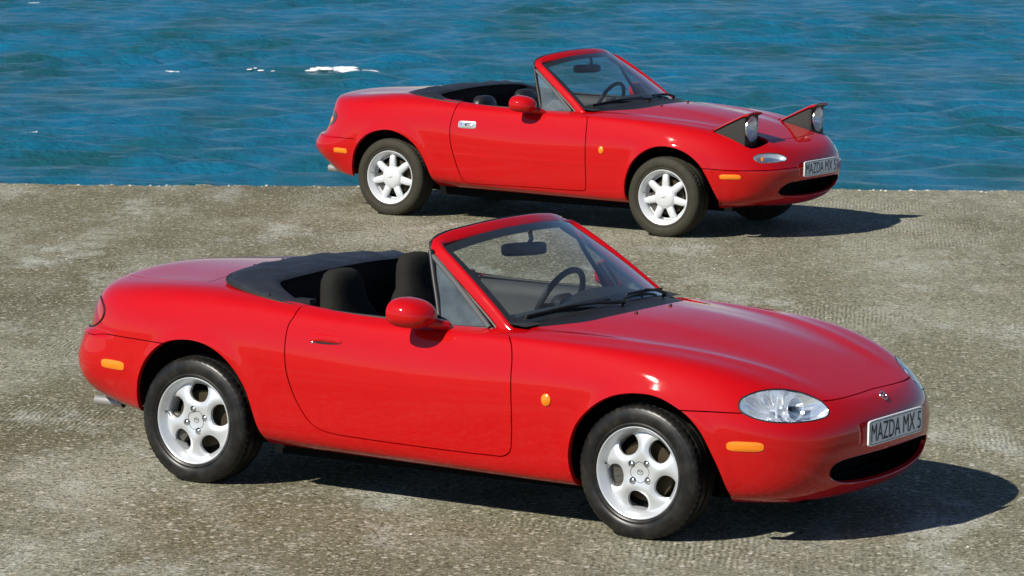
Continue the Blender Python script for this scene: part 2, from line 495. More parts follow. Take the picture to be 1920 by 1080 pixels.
class Surf:
    """smooth car skin: rows run round the car (front centre -> right side -> rear centre), columns from the
    bottom edge up to the cockpit opening; symmetric about y = 0"""
    def __init__(s, T, disp=None, lam=.03):
        T = np.asarray(T, float)                            # stations x rows x 3, y given as half-width
        T = T.copy(); T[:, :, 1] *= -1
        s.NS, s.NR = T.shape[:2]
        back = T[s.NS-2:0:-1].copy(); back[:, :, 1] *= -1
        full = np.concatenate([T, back]); N = len(full); s.N = N
        A = np.zeros((N, N)); D = np.zeros((N, N))
        for i in range(N):
            A[i, i-1] += 1/6; A[i, i] += 4/6; A[i, (i+1) % N] += 1/6
            for q, w in ((-1, -1), (0, 3), (1, -3), (2, 1)): D[i, (i+q) % N] += w
        C = np.linalg.solve(A.T@A + lam*D.T@D, A.T@full.reshape(N, -1)).reshape(full.shape)
        n = s.NR; B = np.zeros((n+2, n+2)); 
        for i in range(n): B[i, i:i+3] = (1/6, 4/6, 1/6)
        B[n, :3] = (1, -2, 1); B[n+1, -3:] = (1, -2, 1)
        Z = np.zeros((N, 2, 3))
        rhs = np.concatenate([C, Z], 1).transpose(1, 0, 2).reshape(n+2, -1)
        s.C = np.linalg.solve(B, rhs).reshape(n+2, N, 3).transpose(1, 0, 2)
        s.disp = disp
        gu = np.linspace(0, s.NS-1, 240); gv = np.linspace(0, s.NR-1, 140)
        U, V = np.meshgrid(gu, gv, indexing='ij')
        s.gu, s.gv = U.ravel(), V.ravel()
        s.gP, s.gN = s.PN(s.gu, s.gv)
    def raw(s, u, v):
        v = np.clip(v, -.999, s.NR-.001)
        iu = np.floor(u).astype(int); bu = bspl(u-iu)
        iv = np.clip(np.floor(v).astype(int), 0, s.NR-2); bv = bspl(v-iv)
        P = np.zeros((len(u), 3))
        for a in range(4):
            for b in range(4):
                P += (bu[:, a]*bv[:, b])[:, None]*s.C[(iu-1+a) % s.N, iv+b]
        return P
    def rawN(s, u, v, h=2e-3):
        du = s.raw(u+h, v)-s.raw(u-h, v); dv = s.raw(u, v+h)-s.raw(u, v-h)
        n = np.cross(dv, du); return n/np.maximum(np.linalg.norm(n, axis=1), 1e-12)[:, None]
    def P(s, u, v):
        u = np.asarray(u, float); v = np.asarray(v, float)
        p = s.raw(u, v)
        if s.disp is not None:
            n = s.rawN(u, v)
            q = p.copy(); q[:, 1] = -abs(q[:, 1])
            m = n.copy(); m[:, 1] *= np.where(p[:, 1] > 0, -1, 1)
            p = p + n*s.disp(q, m)[:, None]
        return p
    def PN(s, u, v, h=4e-3):
        u = np.asarray(u, float); v = np.asarray(v, float)
        p = s.P(u, v)
        vm, vp = np.clip(v-h, 0, s.NR-1), np.clip(v+h, 0, s.NR-1)
        du = s.P(u+h, v)-s.P(u-h, v); dv = s.P(u, vp)-s.P(u, vm)
        n = np.cross(dv, du); n /= np.maximum(np.linalg.norm(n, axis=1), 1e-12)[:, None]
        return p, n
    VIEWS = {'side': ((0, 2), 1, -1), 'front': ((1, 2), 0, 1), 'top': ((0, 1), 2, 1), 'rear': ((1, 2), 0, -1)}
    def inv(s, pts, view):
        """uv of the skin points seen at the given two coordinates from that side"""
        ax, na, sg = s.VIEWS[view]
        ok = s.gN[:, na]*sg > .12
        if view == 'front': ok &= s.gP[:, 0] > .1
        if view == 'rear': ok &= s.gP[:, 0] < -2.2
        G = s.gP[ok][:, ax]; gu, gv = s.gu[ok], s.gv[ok]
        out = []
        Q = np.asarray(pts, float)
        i0 = np.array([np.argmin(((G-q)**2).sum(1)) for q in Q])
        u, v = gu[i0].copy(), gv[i0].copy()
        for it in range(14):
            p = s.P(u, v)[:, ax]; h = 1e-3
            ju = (s.P(u+h, v)[:, ax]-p)/h; jv = (s.P(u, v+h)[:, ax]-p)/h
            e = Q-p; det = ju[:, 0]*jv[:, 1]-ju[:, 1]*jv[:, 0]
            det = np.where(abs(det) < 1e-7, 1e-7, det)
            d0 = np.clip((e[:, 0]*jv[:, 1]-e[:, 1]*jv[:, 0])/det, -.5, .5); d1 = np.clip((ju[:, 0]*e[:, 1]-ju[:, 1]*e[:, 0])/det, -.5, .5)
            u = u+.8*d0; v = np.clip(v+.8*d1, -.6, s.NR-1+.2)
        return np.stack([u, v], -1)
    def offset(s, uv, dist, closed=True):
        """move a uv polyline sideways on the skin by dist metres (to its left, seen from outside)"""
        u, v = uv[:, 0], uv[:, 1]; h = 1e-3
        p, n = s.PN(u, v)
        if closed: t = np.roll(p, -1, 0)-np.roll(p, 1, 0)
        else: t = np.gradient(p, axis=0)
        side = np.cross(n, t); side /= np.maximum(np.linalg.norm(side, axis=1), 1e-9)[:, None]
        ju = (s.P(u+h, v)-p)/h; jv = (s.P(u, v+h)-p)/h
        a = (ju*ju).sum(1); b = (ju*jv).sum(1); c = (jv*jv).sum(1)
        d = np.broadcast_to(np.asarray(dist, float), u.shape)
        e0 = (ju*side).sum(1)*d; e1 = (jv*side).sum(1)*d; det = a*c-b*b
        return np.stack([u+(e0*c-e1*b)/det, v+(a*e1-b*e0)/det], -1)

def inpoly(P, poly):
    x, y = P[:, 0], P[:, 1]
    r = np.zeros(len(P), bool)
    lo, hi = poly.min(0), poly.max(0)
    k = np.where((x >= lo[0]) & (x <= hi[0]) & (y >= lo[1]) & (y <= hi[1]))[0]
    if not len(k): return r
    xs, ys = x[k], y[k]; c = np.zeros(len(k), bool)
    a = poly; b = np.roll(poly, -1, 0)
    for (x1, y1), (x2, y2) in zip(a, b):
        if y1 == y2: continue
        q = ((y1 > ys) != (y2 > ys)) & (xs < (x2-x1)*(ys-y1)/(y2-y1)+x1)
        c ^= q
    r[k] = c
    return r

def strip(S, uv, w, closed=False):
    """closed uv polygon of a band of width w centred on a polyline"""
    a = S.offset(uv, w/2, closed); b = S.offset(uv, -w/2, closed)
    return (a, b) if closed else np.concatenate([a, b[::-1]])

class Skin:
    """cuts the skin along the given closed uv polygons and hands out its panels"""
    KU = 2.2
    def __init__(s, S, gu, gv, polys):
        s.S = S
        U, V = np.meshgrid(gu, gv, indexing='ij')
        pts = np.stack([U.ravel()*s.KU, V.ravel()], -1)
        edge = (U.ravel() == gu[0]) | (U.ravel() == gu[-1]) | (V.ravel() == gv[0]) | (V.ravel() == gv[-1])
        s.polys = {k: np.asarray(p)*[s.KU, 1] for k, p in polys.items()}
        allc = np.concatenate(list(s.polys.values()))
        # thin the grid next to cut lines
        keep = edge.copy()
        cell = {}
        for p in allc: cell.setdefault((int(p[0]/.1), int(p[1]/.1)), []).append(p)
        for i, p in enumerate(pts):
            if keep[i]: continue
            cx, cy = int(p[0]/.1), int(p[1]/.1); ok = True
            for a in (-1, 0, 1):
                for b in (-1, 0, 1):
                    for q in cell.get((cx+a, cy+b), ()):
                        if (q[0]-p[0])**2+(q[1]-p[1])**2 < .0006: ok = False; break
                    if not ok: break
                if not ok: break
            keep[i] = ok
        P = [tuple(p) for p in pts[keep]]
        E = []
        x0, x1, y0, y1 = gu[0]*s.KU, gu[-1]*s.KU, gv[0], gv[-1]
        n = len(P); P += [(x0, y0), (x1, y0), (x1, y1), (x0, y1)]; E += [(n, n+1), (n+1, n+2), (n+2, n+3), (n+3, n)]
        for poly in s.polys.values():
            n = len(P); P += [tuple(p) for p in poly]; m = len(poly)
            E += [(n+i, n+(i+1) % m) for i in range(m)]
        r = delaunay_2d_cdt([Vector(p) for p in P], E, [], 0, 1e-7)
        V2 = np.array([tuple(v) for v in r[0]]); F = np.array([f for f in r[2] if len(f) == 3])
        c = V2[F].mean(1)
        ok = (c[:, 0] > x0) & (c[:, 0] < x1) & (c[:, 1] > y0) & (c[:, 1] < y1)
        F = F[ok]; c = c[ok]
        a = V2[F]; area = (a[:, 1, 0]-a[:, 0, 0])*(a[:, 2, 1]-a[:, 0, 1])-(a[:, 1, 1]-a[:, 0, 1])*(a[:, 2, 0]-a[:, 0, 0])
        F = np.where((area > 0)[:, None], F, F[:, ::-1]); F = F[abs(area) > 1e-10]; c = c[abs(area) > 1e-10]
        s.uv = V2/[s.KU, 1]; s.F = F; s.c = c
        s.P, s.N = S.PN(s.uv[:, 0], np.clip(s.uv[:, 1], 0, S.NR-1))
        s.inside = {k: inpoly(c, p) for k, p in s.polys.items()}
        s.free = np.ones(len(F), bool)
        s.dom = (gu[0], gu[-1], gv[0], gv[-1])
    def take(s, cond):
        k = cond & s.free; s.free &= ~k; return s.F[k]
    def mesh(s, F, flange=.016, off=0.0, side=1, sym=False, flange_dir=None):
        """verts, faces, loop normals of a panel; side -1 mirrors to the left, sym joins both halves"""
        idx = np.unique(F); mp = -np.ones(len(s.P), int); mp[idx] = np.arange(len(idx))
        V = s.P[idx]+s.N[idx]*off; N = s.N[idx]; T = mp[F][:, ::-1]
        uv = s.uv[idx]
        E = {}
        for t in T:
            for a, b in ((t[0], t[1]), (t[1], t[2]), (t[2], t[0])): E[(a, b)] = E.get((a, b), 0)+1
        quads = []; Vx = []; Nx = []
        base = len(V)
        u0, u1, v0, v1 = s.dom
        if flange:
            for (a, b) in E:
                if (b, a) in E: continue
                ua, ub = uv[a], uv[b]
                if (abs(ua[0]-u0) < 1e-6 and abs(ub[0]-u0) < 1e-6) or (abs(ua[0]-u1) < 1e-6 and abs(ub[0]-u1) < 1e-6) or (abs(ua[1]-v1) < 1e-6 and abs(ub[1]-v1) < 1e-6): continue
                k = base+len(Vx)
                da = -N[a]*flange if flange_dir is None else np.asarray(flange_dir)*flange
                db = -N[b]*flange if flange_dir is None else np.asarray(flange_dir)*flange
                Vx += [V[a], V[b], V[b]+db, V[a]+da]
                nn = np.cross(V[b]-V[a], da); nn /= max(np.linalg.norm(nn), 1e-9)
                Nx += [-nn]*4; quads.append((k+1, k, k+3, k+2))
        if Vx: V = np.vstack([V, Vx]); N = np.vstack([N, Nx])
        faces = [tuple(t) for t in T]+quads
        def flip(V, N, faces):
            return V*[1, -1, 1], N*[1, -1, 1], [tuple(reversed(f)) for f in faces]
        if sym:
            V2, N2, f2 = flip(V, N, faces); n = len(V)
            V = np.vstack([V, V2]); N = np.vstack([N, N2]); faces = faces+[tuple(i+n for i in f) for f in f2]
        elif side < 0:
            V, N, faces = flip(V, N, faces)
        ln = [tuple(N[i]) for f in faces for i in f]
        return V, faces, ln
    def panel(s, name, F, material, parent, **kw):
        V, faces, ln = s.mesh(F, **kw)
        return obj(name, V, faces, material, parent, True, normals=ln)

def pad(S, uv, height, material, name, parent, side=1, inset=.25, rings=5, base=-.003, power=2.2):
    """a raised lens-like piece lying on the skin, its outline a closed uv polygon"""
    c = uv.mean(0); n = len(uv)
    V = []; 
    prof = [(1.0, base), (1.0, height*.35)] + [(1-(k/rings)*1.0, height*(.35+.65*(1-(1-k/rings)**power))) for k in range(1, rings+1)]
    prof = [(max(a, .0), b) for a, b in prof]
    P = []
    for a, h in prof[:-1]:
        q = c+(uv-c)*a if a > .02 else c+(uv-c)*.02
        p, nn = S.PN(q[:, 0], q[:, 1]); P.append(p+nn*h)
    P = np.array(P)
    mb = MB(); mb.grid(P, wrap=True)
    cp, cn = S.PN(np.array([c[0]]), np.array([c[1]]))
    k = len(mb.v); mb.v.append(tuple(cp[0]+cn[0]*prof[-1][1]))
    r = (len(P)-1)*n
    for j in range(n): mb.f.append((r+j, r+(j+1) % n, k)); mb.m.append(0)
    # orientation
    a, b, d = (np.array(mb.v[i]) for i in mb.f[-1])
    if np.dot(np.cross(b-a, d-a), cn[0]) < 0: mb.f = [tuple(reversed(f)) for f in mb.f]
    if side < 0: mb = mirror(mb)
    return mb.build(name, material, parent, True, 50)

def empty(name, loc=(0,0,0), rz=0, parent=None):
    o = bpy.data.objects.new(name, None); COL.objects.link(o); o.location = loc; o.rotation_euler = (0, 0, rz); o.empty_display_size = .3
    if parent is not None: o.parent = parent
    return o

def oval(cx, cy, rx, ry, n=28, e=1.0, rot=0.0):
    a = np.linspace(0, 2*np.pi, n, endpoint=False)
    x = np.sign(np.cos(a))*abs(np.cos(a))**e*rx; y = np.sign(np.sin(a))*abs(np.sin(a))**e*ry
    c, s_ = math.cos(rot), math.sin(rot)
    return np.stack([cx+x*c-y*s_, cy+x*s_+y*c], -1)

def hidden_axis(o): return o
# ------------------------------------------------------------------ near car: skin table
# rows: stations from front centre round the right side to rear centre, (x, half-width, z)
def table(rows):
    T = np.array(rows, float)                  # rows x stations x 3
    return T.transpose(1, 0, 2)
NB_ROWS = [
 # r0 tuck under
 [(.66,0,.165),(.65,.22,.165),(.61,.40,.17),(.53,.55,.175),(.36,.67,.18),(0,.72,.18),(-.42,.74,.185),(-.78,.74,.19),(-1.2,.74,.195),(-1.62,.74,.205),(-1.95,.74,.21),(-2.265,.72,.23),(-2.56,.69,.26),(-2.80,.60,.29),(-2.92,.42,.30),(-2.95,.2,.30),(-2.96,0,.30)],
 # r1 bottom edge
 [(.725,0,.195),(.715,.24,.198),(.665,.45,.203),(.565,.62,.208),(.385,.735,.213),(0,.785,.21),(-.42,.80,.215),(-.78,.80,.222),(-1.2,.80,.228),(-1.62,.80,.238),(-1.95,.80,.248),(-2.265,.79,.268),(-2.58,.765,.295),(-2.86,.67,.325),(-3.0,.46,.335),(-3.04,.23,.335),(-3.05,0,.335)],
 # r2
 [(.780,0,.275),(.766,.25,.275),(.713,.465,.28),(.605,.648,.285),(.395,.77,.30),(0,.815,.31),(-.42,.825,.315),(-.78,.826,.315),(-1.2,.826,.315),(-1.62,.828,.32),(-1.95,.828,.33),(-2.265,.822,.345),(-2.6,.80,.37),(-2.91,.70,.40),(-3.06,.49,.40),(-3.105,.25,.40),(-3.12,0,.40)],
 # r3
 [(.80,0,.40),(.785,.25,.40),(.735,.462,.405),(.62,.655,.41),(.40,.785,.425),(0,.828,.44),(-.42,.836,.445),(-.78,.838,.445),(-1.2,.838,.445),(-1.62,.838,.45),(-1.95,.838,.46),(-2.265,.838,.47),(-2.62,.812,.475),(-2.930,.71,.485),(-3.075,.50,.49),(-3.115,.25,.49),(-3.125,0,.49)],
 # r4
 [(.79,0,.50),(.775,.25,.50),(.722,.46,.505),(.60,.655,.515),(.385,.785,.535),(0,.832,.555),(-.42,.84,.56),(-.78,.842,.56),(-1.2,.842,.56),(-1.62,.842,.565),(-1.95,.842,.575),(-2.265,.842,.585),(-2.62,.812,.585),(-2.905,.705,.578),(-3.045,.50,.575),(-3.085,.25,.575),(-3.095,0,.575)],
 # r5
 [(.745,0,.568),(.73,.245,.57),(.675,.445,.58),(.545,.63,.60),(.33,.765,.635),(-.02,.82,.66),(-.43,.828,.67),(-.78,.83,.67),(-1.2,.83,.675),(-1.62,.832,.68),(-1.95,.834,.69),(-2.27,.832,.70),(-2.62,.80,.70),(-2.895,.69,.69),(-3.025,.48,.685),(-3.065,.24,.685),(-3.075,0,.685)],
 # r6 shoulder
 [(.685,0,.603),(.668,.24,.608),(.605,.425,.63),(.46,.60,.675),(.24,.715,.725),(-.06,.775,.755),(-.44,.795,.765),(-.79,.803,.765),(-1.2,.803,.765),(-1.62,.805,.775),(-1.95,.805,.795),(-2.27,.79,.81),(-2.60,.76,.805),(-2.868,.652,.79),(-2.995,.45,.79),(-3.035,.23,.79),(-3.045,0,.79)],
 # r7
 [(.46,0,.69),(.45,.225,.692),(.39,.40,.705),(.25,.55,.745),(.05,.65,.775),(-.20,.715,.788),(-.52,.76,.795),(-.81,.772,.795),(-1.2,.772,.796),(-1.62,.77,.808),(-1.95,.76,.835),(-2.25,.72,.862),(-2.55,.67,.855),(-2.78,.55,.845),(-2.90,.38,.848),(-2.95,.2,.860),(-2.96,0,.861)],
 # r8
 [(.02,0,.80),(.01,.21,.80),(-.05,.37,.795),(-.17,.50,.80),(-.31,.595,.805),(-.46,.655,.806),(-.63,.70,.806),(-.84,.748,.806),(-1.2,.75,.807),(-1.62,.745,.82),(-1.93,.725,.85),(-2.18,.66,.872),(-2.38,.57,.873),(-2.53,.45,.872),(-2.62,.31,.877),(-2.67,.16,.881),(-2.68,0,.882)],
 # r9 cockpit opening
 [(-.56,0,.862),(-.565,.2,.86),(-.585,.35,.852),(-.615,.47,.842),(-.65,.56,.83),(-.69,.62,.82),(-.75,.67,.814),(-.88,.725,.812),(-1.2,.73,.812),(-1.6,.722,.825),(-1.88,.69,.852),(-2.06,.61,.870),(-2.18,.50,.878),(-2.26,.39,.885),(-2.31,.27,.889),(-2.335,.14,.892),(-2.345,0,.893)],
]
def line_dist(x, y, pts):
    """signed lateral distance in plan to a polyline y(x), and how far along it"""
    px = np.array([p[0] for p in pts]); py = np.array([p[1] for p in pts])
    k = np.argsort(px)
    yl = np.interp(x, px[k], py[k]); sl = np.gradient(py[k], px[k]); slx = np.interp(x, px[k], sl)
    return (y-yl)/np.sqrt(1+slx**2)
def bell(d, w): return np.exp(-(d/w)**2)
def ramp01(x, a, b):
    t = np.clip((x-a)/(b-a), 0, 1); return t*t*(3-2*t)
NB_RIDGE = [(-.75,-.69),(-.55,-.675),(-.41,-.655),(-.06,-.586),(.218,-.49),(.408,-.425),(.553,-.385),(.65,-.36)]
def nb_disp(p, n):
    """fine relief laid on the smooth skin, metres along the normal"""
    x, y, z = p[:, 0], p[:, 1], p[:, 2]
    up = np.clip(n[:, 2], 0, 1)
    d = np.zeros(len(p))
    # hood: raised edges running from the headlights to the screen pillars, and a soft centre bulge
    dl = line_dist(x, y, NB_RIDGE)
    w = ramp01(x, -.70, -.35)*(1-ramp01(x, .42, .66))*up**2
    d += .0065*bell(dl, .052)*w
    d += .0050*(1-ramp01(-y, .17, .36))*ramp01(x, -.50, -.2)*(1-ramp01(x, .30, .62))*up**3
    # lips of the wheel arches
    for cx, cz, r0 in ((.05, .275, .34), (-2.235, .30, .345)):
        rr = np.hypot(x-cx, z-cz); side = np.clip(-n[:, 1], 0, 1)
        d += .007*np.exp(-((rr-r0)/.035)**2)*side**3*ramp01(z, .18, .30)
    # rear bumper stands proud of the tail below the lamps
    d += .030*(1-ramp01(z, .600, .630))*ramp01(-x, 2.70, 2.95)*ramp01(z, .26, .42)
    return d
# ------------------------------------------------------------------ wheels
def tyre_mb(Ro=.288, Rr=.190, W=.19, zc=.279, notch=True, n=168):
    """tyre as a closed lathe round y; outer (visible) side at y < 0; flattened on the ground"""
    h = W/2
    prof = [(Rr-.004, -h+.020), (Rr+.004, -h+.008), (Rr+.016, -h+.0015), (Rr+.022, -h+.0035), (Rr+.026, -h-.001), (.235, -h-.004), (.252, -h-.002), (.262, -h+.002), (.2625, -h+.0035), (.270, -h+.006), (.278, -h+.013), (.2835, -h+.023),
            (.2855, -h+.031), (.2862, -h+.045), (.2795, -h+.0455), (.2795, -h+.0535), (.2870, -h+.054), (Ro, -.008), (.280, -.0075), (.280, .0075), (Ro, .008),
            (.287, h-.05), (.284, h-.03), (.276, h-.01), (.25, h), (.21, h-.002), (Rr, h-.02)]
    g = {9: .0000, 10: .0035, 11: .006, 12: .006, 13: .0045}
    def fn(i, k, r, y):
        if notch and k in g and (i + (k > 11)) % 3 == 0: r -= g[k]
        return r, y
    mb = MB(); mb.lathe(prof, n, 'y', (0, 0, 0), True, fn=fn)
    v = []
    for x, y, z in mb.v:
        if z < -zc:                                         # contact patch: flat, sidewall bulges a little
            z = -zc + .001
        k = max(0, 1-(z+zc)/.07); y *= 1+.035*k
        v.append((x, y, z))
    mb.v = v
    return mb

def polar_plate(holes, r0, r1, depth, nr=16, na=120, mind=.004):
    """flat ring r0..r1 with holes cut out, as (verts2d, faces, boundary loops)"""
    pts = []; E = []
    for k in range(nr+1):
        r = r0+(r1-r0)*k/nr
        if r < 1e-6: pts.append((0, 0)); continue
        for i in range(na):
            a = 2*math.pi*(i+.5*(k % 2))/na; q = np.array([[r*math.cos(a), r*math.sin(a)]])
            if 0 < k < nr and any(inpoly(q, h)[0] or np.min(((h-q)**2).sum(1)) < mind**2 for h in holes): continue
            pts.append(tuple(q[0]))
    for rr in (r1,) + ((r0,) if r0 > 1e-6 else ()):
        n = len(pts)
        for i in range(na): a = 2*math.pi*i/na; pts.append((rr*math.cos(a), rr*math.sin(a)))
        E += [(n+i, n+(i+1) % na) for i in range(na)]
    for h in holes:
        n = len(pts); pts += [tuple(p) for p in h]; E += [(n+i, n+(i+1) % len(h)) for i in range(len(h))]
    r = delaunay_2d_cdt([Vector(p) for p in pts], E, [], 0, 1e-7)
    V = np.array([tuple(v) for v in r[0]]); F = np.array([f for f in r[2] if len(f) == 3]); c = V[F].mean(1)
    ok = (np.hypot(c[:, 0], c[:, 1]) < r1) & (np.hypot(c[:, 0], c[:, 1]) > r0)
    for h in holes: ok &= ~inpoly(c, h)
    F = F[ok]; a = V[F]; ar = (a[:, 1, 0]-a[:, 0, 0])*(a[:, 2, 1]-a[:, 0, 1])-(a[:, 1, 1]-a[:, 0, 1])*(a[:, 2, 0]-a[:, 0, 0])
    return V, np.where((ar > 0)[:, None], F, F[:, ::-1])

def rim_barrel(depth_in=.13, lip_y=-.088, rin=.1755):
    prof = [(rin-.012, depth_in*.3), (rin-.014, -.040), (rin-.010, -.052), (rin+.000, -.066), (rin+.008, lip_y+.010), (rin+.013, lip_y+.002), (rin+.017, lip_y), (rin+.021, lip_y+.001), (rin+.0225, lip_y+.004), (rin+.021, lip_y+.010), (rin+.010, lip_y+.014)]
    return MB().lathe(prof, 96, 'y')

def nut(x, z, y, r=.0105, l=.018):
    mb = MB()
    mb.lathe([(r*.95, 0), (r, -l*.45), (r*.92, -l*.7), (r*.62, -l*.93), (.0003, -l)], 12, 'y', (x, y, z)); return mb

def dome_y(r):                                              # face of the five-hole alloy: outward bulge of the spokes
    r = np.asarray(r)
    return -.060-.012*np.exp(-((r-.085)/.045)**2)+.010*np.clip((r-.12)/.05, 0, 1)**2

def make_wheel_alloy5(name, parent, loc, side, rot):
    w = empty(name, loc, 0, parent)
    tyre_mb().build('tyre', M['tyre'], w, True, 45)
    rim = rim_barrel().build('rim', M['alloy'], w, True, 40)
    # five kidney holes
    holes = []
    shape = [(-.037, -.016), (-.035, .016), (-.020, .038), (.006, .047), (.030, .040), (.044, .016), (.044, -.015), (.030, -.037), (.002, -.045), (-.025, -.037)]
    sh = crv(shape, 40, True)
    for k in range(5):
        a = R(rot+72*k); c, s = math.cos(a), math.sin(a); cx = .1205
        holes.append(np.stack([(cx+sh[:, 0]*1.04)*c-sh[:, 1]*1.08*s, (cx+sh[:, 0]*1.04)*s+sh[:, 1]*1.08*c], -1))
    lug = [(.050*math.cos(R(rot+2+90*k)), .050*math.sin(R(rot+2+90*k))) for k in range(4)]
    lh = [oval(x, z, .0155, .0155, 20) for x, z in lug]
    V, F = polar_plate(holes+lh, 0, .174, 0, 20, 132)
    rr = np.hypot(V[:, 0], V[:, 1])
    dmin = np.min([np.sqrt(((V[:, None]-h[None])**2).sum(2)).min(1) for h in holes], 0)
    y = dome_y(rr)+.011*np.exp(-(dmin/.011)**1.4)
    Y = np.stack([V[:, 0], y, V[:, 1]], -1)
    mb = MB(); mb.add(Y, F)
    for h, dep in [(h, .013) for h in holes]+[(h, .022) for h in lh]:
        hd = np.hypot(h[:, 0], h[:, 1]); yy = dome_y(hd)+(.011 if dep < .02 else 0)
        a = np.stack([h[:, 0], yy, h[:, 1]], -1); cc = h.mean(0)
        b = np.stack([h[:, 0]*.97+cc[0]*.03, yy+dep, h[:, 1]*.97+cc[1]*.03], -1)
        mb.grid(np.array([a, b]), wrap=True)
    o = mb.build('wheel_face', M['alloy'], w, True, 50)
    for x, z in lug:
        n_ = nut(x, z, -.049, .0125, .020).build('lug_nut', M['chrome'], w, True, 60)
        MB().lathe([(.0003, 0), (.0155, 0)], 16, 'y', (x, -.048, z)).build('nut_seat', M['black'], n_)
    # centre cap with its outline and a small winged mark
    q = [oval(0, 0, .039, .039, 40, .62, R(rot+2))]
    th = MB(); th.tube([(p[0], float(dome_y(np.hypot(*p)))-.0004, p[1]) for p in q[0]], .0011, 6, up=(0, 1, 0), closed=True)
    cap = th.build('cap_outline', M['rubber'], w)
    lg = MB()
    yb = float(dome_y(.01))-.001
    lg.tube([(.013*math.cos(t), yb, .0105*math.sin(t)) for t in np.linspace(0, 6.283, 24, endpoint=False)], .0012, 6, up=(0, 1, 0), closed=True)
    lg.tube([(-.011, yb, .003), (-.004, yb, .005), (0, yb, -.002), (.004, yb, .005), (.011, yb, .003)], .0011, 6, up=(0, 1, 0))
    lg.build('cap_mark', M['grey'], w)
    finish_wheel(w, side)
    return w

def finish_wheel(w, side, brown=True):
    dsk = MB().lathe([(.05, -.005), (.128, -.005), (.128, .012), (.05, .012)], 64, 'y').build('brake_disc', M['disc'], w)
    cal = MB()
    for a in np.linspace(R(-28), R(28), 6)[:-1]:
        b = a+R(12)
        P = []
        for r in (.085, .148):
            for y in (-.03, .04):
                P.append([(r*math.cos(t+R(200)), y, r*math.sin(t+R(200))) for t in (a, b)])
        v = [P[0][0], P[0][1], P[1][1], P[1][0], P[2][0], P[2][1], P[3][1], P[3][0]]
        cal.add(v, ((0,1,2,3),(4,7,6,5),(0,4,5,1),(1,5,6,2),(2,6,7,3),(3,7,4,0)))
    cal.build('brake_caliper', M['steel'], w, False)
    MB().lathe([(.0003, .02), (.185, .02)], 48, 'y').build('wheel_back', M['void'], w)
    # valve
    a = R(172); MB().tube([(.166*math.cos(a), -.058, .166*math.sin(a)), (.160*math.cos(a), -.076, .160*math.sin(a))], .0036, 8).build('valve', M['rubber'], w)
    if side > 0: w.rotation_euler = (0, 0, math.pi)

def make_wheel_alloy7(name, parent, loc, side, rot):
    w = empty(name, loc, 0, parent)
    tyre_mb(notch=True).build('tyre', M['tyre2'], w, True, 45)
    rim_barrel().build('rim', M['alloy2'], w, True, 40)
    hub = MB().lathe([(.083, -.030), (.082, -.050), (.078, -.060), (.070, -.067), (.052, -.072), (.030, -.0745), (.012, -.0753), (.0003, -.0755)], 56, 'y')
    hub.build('hub_cap', M['alloy2'], w, True, 40)
    for k in range(7):
        a = R(rot+360/7*k); mb = MB()
        rows = []
        for r, hw, yt, yb in ((.060, .0275, -.056, -.025), (.085, .0275, -.060, -.025), (.110, .0265, -.061, -.024), (.132, .0255, -.061, -.024), (.149, .0235, -.059, -.022), (.160, .0190, -.056, -.020), (.167, .011, -.052, -.018)):
            ring = []
            for t in np.linspace(0, 2*math.pi, 16, endpoint=False):
                cx = math.copysign(abs(math.cos(t))**.62, math.cos(t))*hw; cy = math.copysign(abs(math.sin(t))**.7, math.sin(t))
                y = (yt+yb)/2+cy*(yt-yb)/2
                ring.append((r*math.cos(a)-cx*math.sin(a), y, r*math.sin(a)+cx*math.cos(a)))
            rows.append(ring)
        mb.grid(np.array(rows), wrap=True); n = len(rows[0])
        mb.f.append(tuple((len(rows)-1)*n+i for i in range(n))); mb.m.append(0)
        bmx = mb.build('spoke', M['alloy2'], w, True, 60)
        fix_normals(bmx)
    MB().lathe([(.160, -.020), (.150, -.020), (.150, -.008), (.160, -.008)], 64, 'y').build('rim_step', M['alloy2'], w, True, 40)
    tx = MB()
    tx.box((0, -.0752, .0), (.030, .0015, .0045), Matrix.Rotation(R(-14), 3, 'Y'))
    tx.build('cap_script', M['grey'], w, False)
    finish_wheel(w, side)
    return w

def fix_normals(o):
    bm = bmesh.new(); bm.from_mesh(o.data); bmesh.ops.recalc_face_normals(bm, faces=bm.faces); bm.to_mesh(o.data); bm.free(); return o

def wheel_well(parent, x, zc, r, y0=-.80, y1=-.46, side=1, a1=184):
    """dark liner: arch roof and inner wall"""
    mb = MB(); P = []
    for t in np.linspace(R(-4), R(a1), 40):
        P.append([(x+r*math.cos(t), y0, zc+r*math.sin(t)), (x+r*math.cos(t), y1, zc+r*math.sin(t)), (x, y1, zc)])
    mb.grid(np.array(P))
    if side > 0: mb = mirror(mb)
    return mb.build('wheel_well', M['void'], parent, True, 40)
# ------------------------------------------------------------------ near car
def text_mesh(name, s, width, height, matl, parent, M4, bold=.012, depth=.001):
    cu = bpy.data.curves.new('txt', 'FONT'); cu.body = s; cu.offset = bold; cu.extrude = .0; cu.space_character = 1.0; cu.resolution_u = 4
    to = bpy.data.objects.new('txt', cu); COL.objects.link(to)
    bpy.context.view_layer.update()
    dg = bpy.context.evaluated_depsgraph_get()
    me = bpy.data.meshes.new_from_object(to.evaluated_get(dg))
    bpy.data.objects.remove(to)
    co = np.array([v.co[:] for v in me.vertices]); lo, hi = co.min(0), co.max(0)
    co[:, 0] = (co[:, 0]-(lo[0]+hi[0])/2)*width/(hi[0]-lo[0]); co[:, 1] = (co[:, 1]-(lo[1]+hi[1])/2)*height/(hi[1]-lo[1]); co[:, 2] = 0
    V = [M4 @ Vector(c) for c in co]
    o = obj(name, V, [tuple(p.vertices) for p in me.polygons], matl, parent, False)
    bpy.data.meshes.remove(me)
    return o

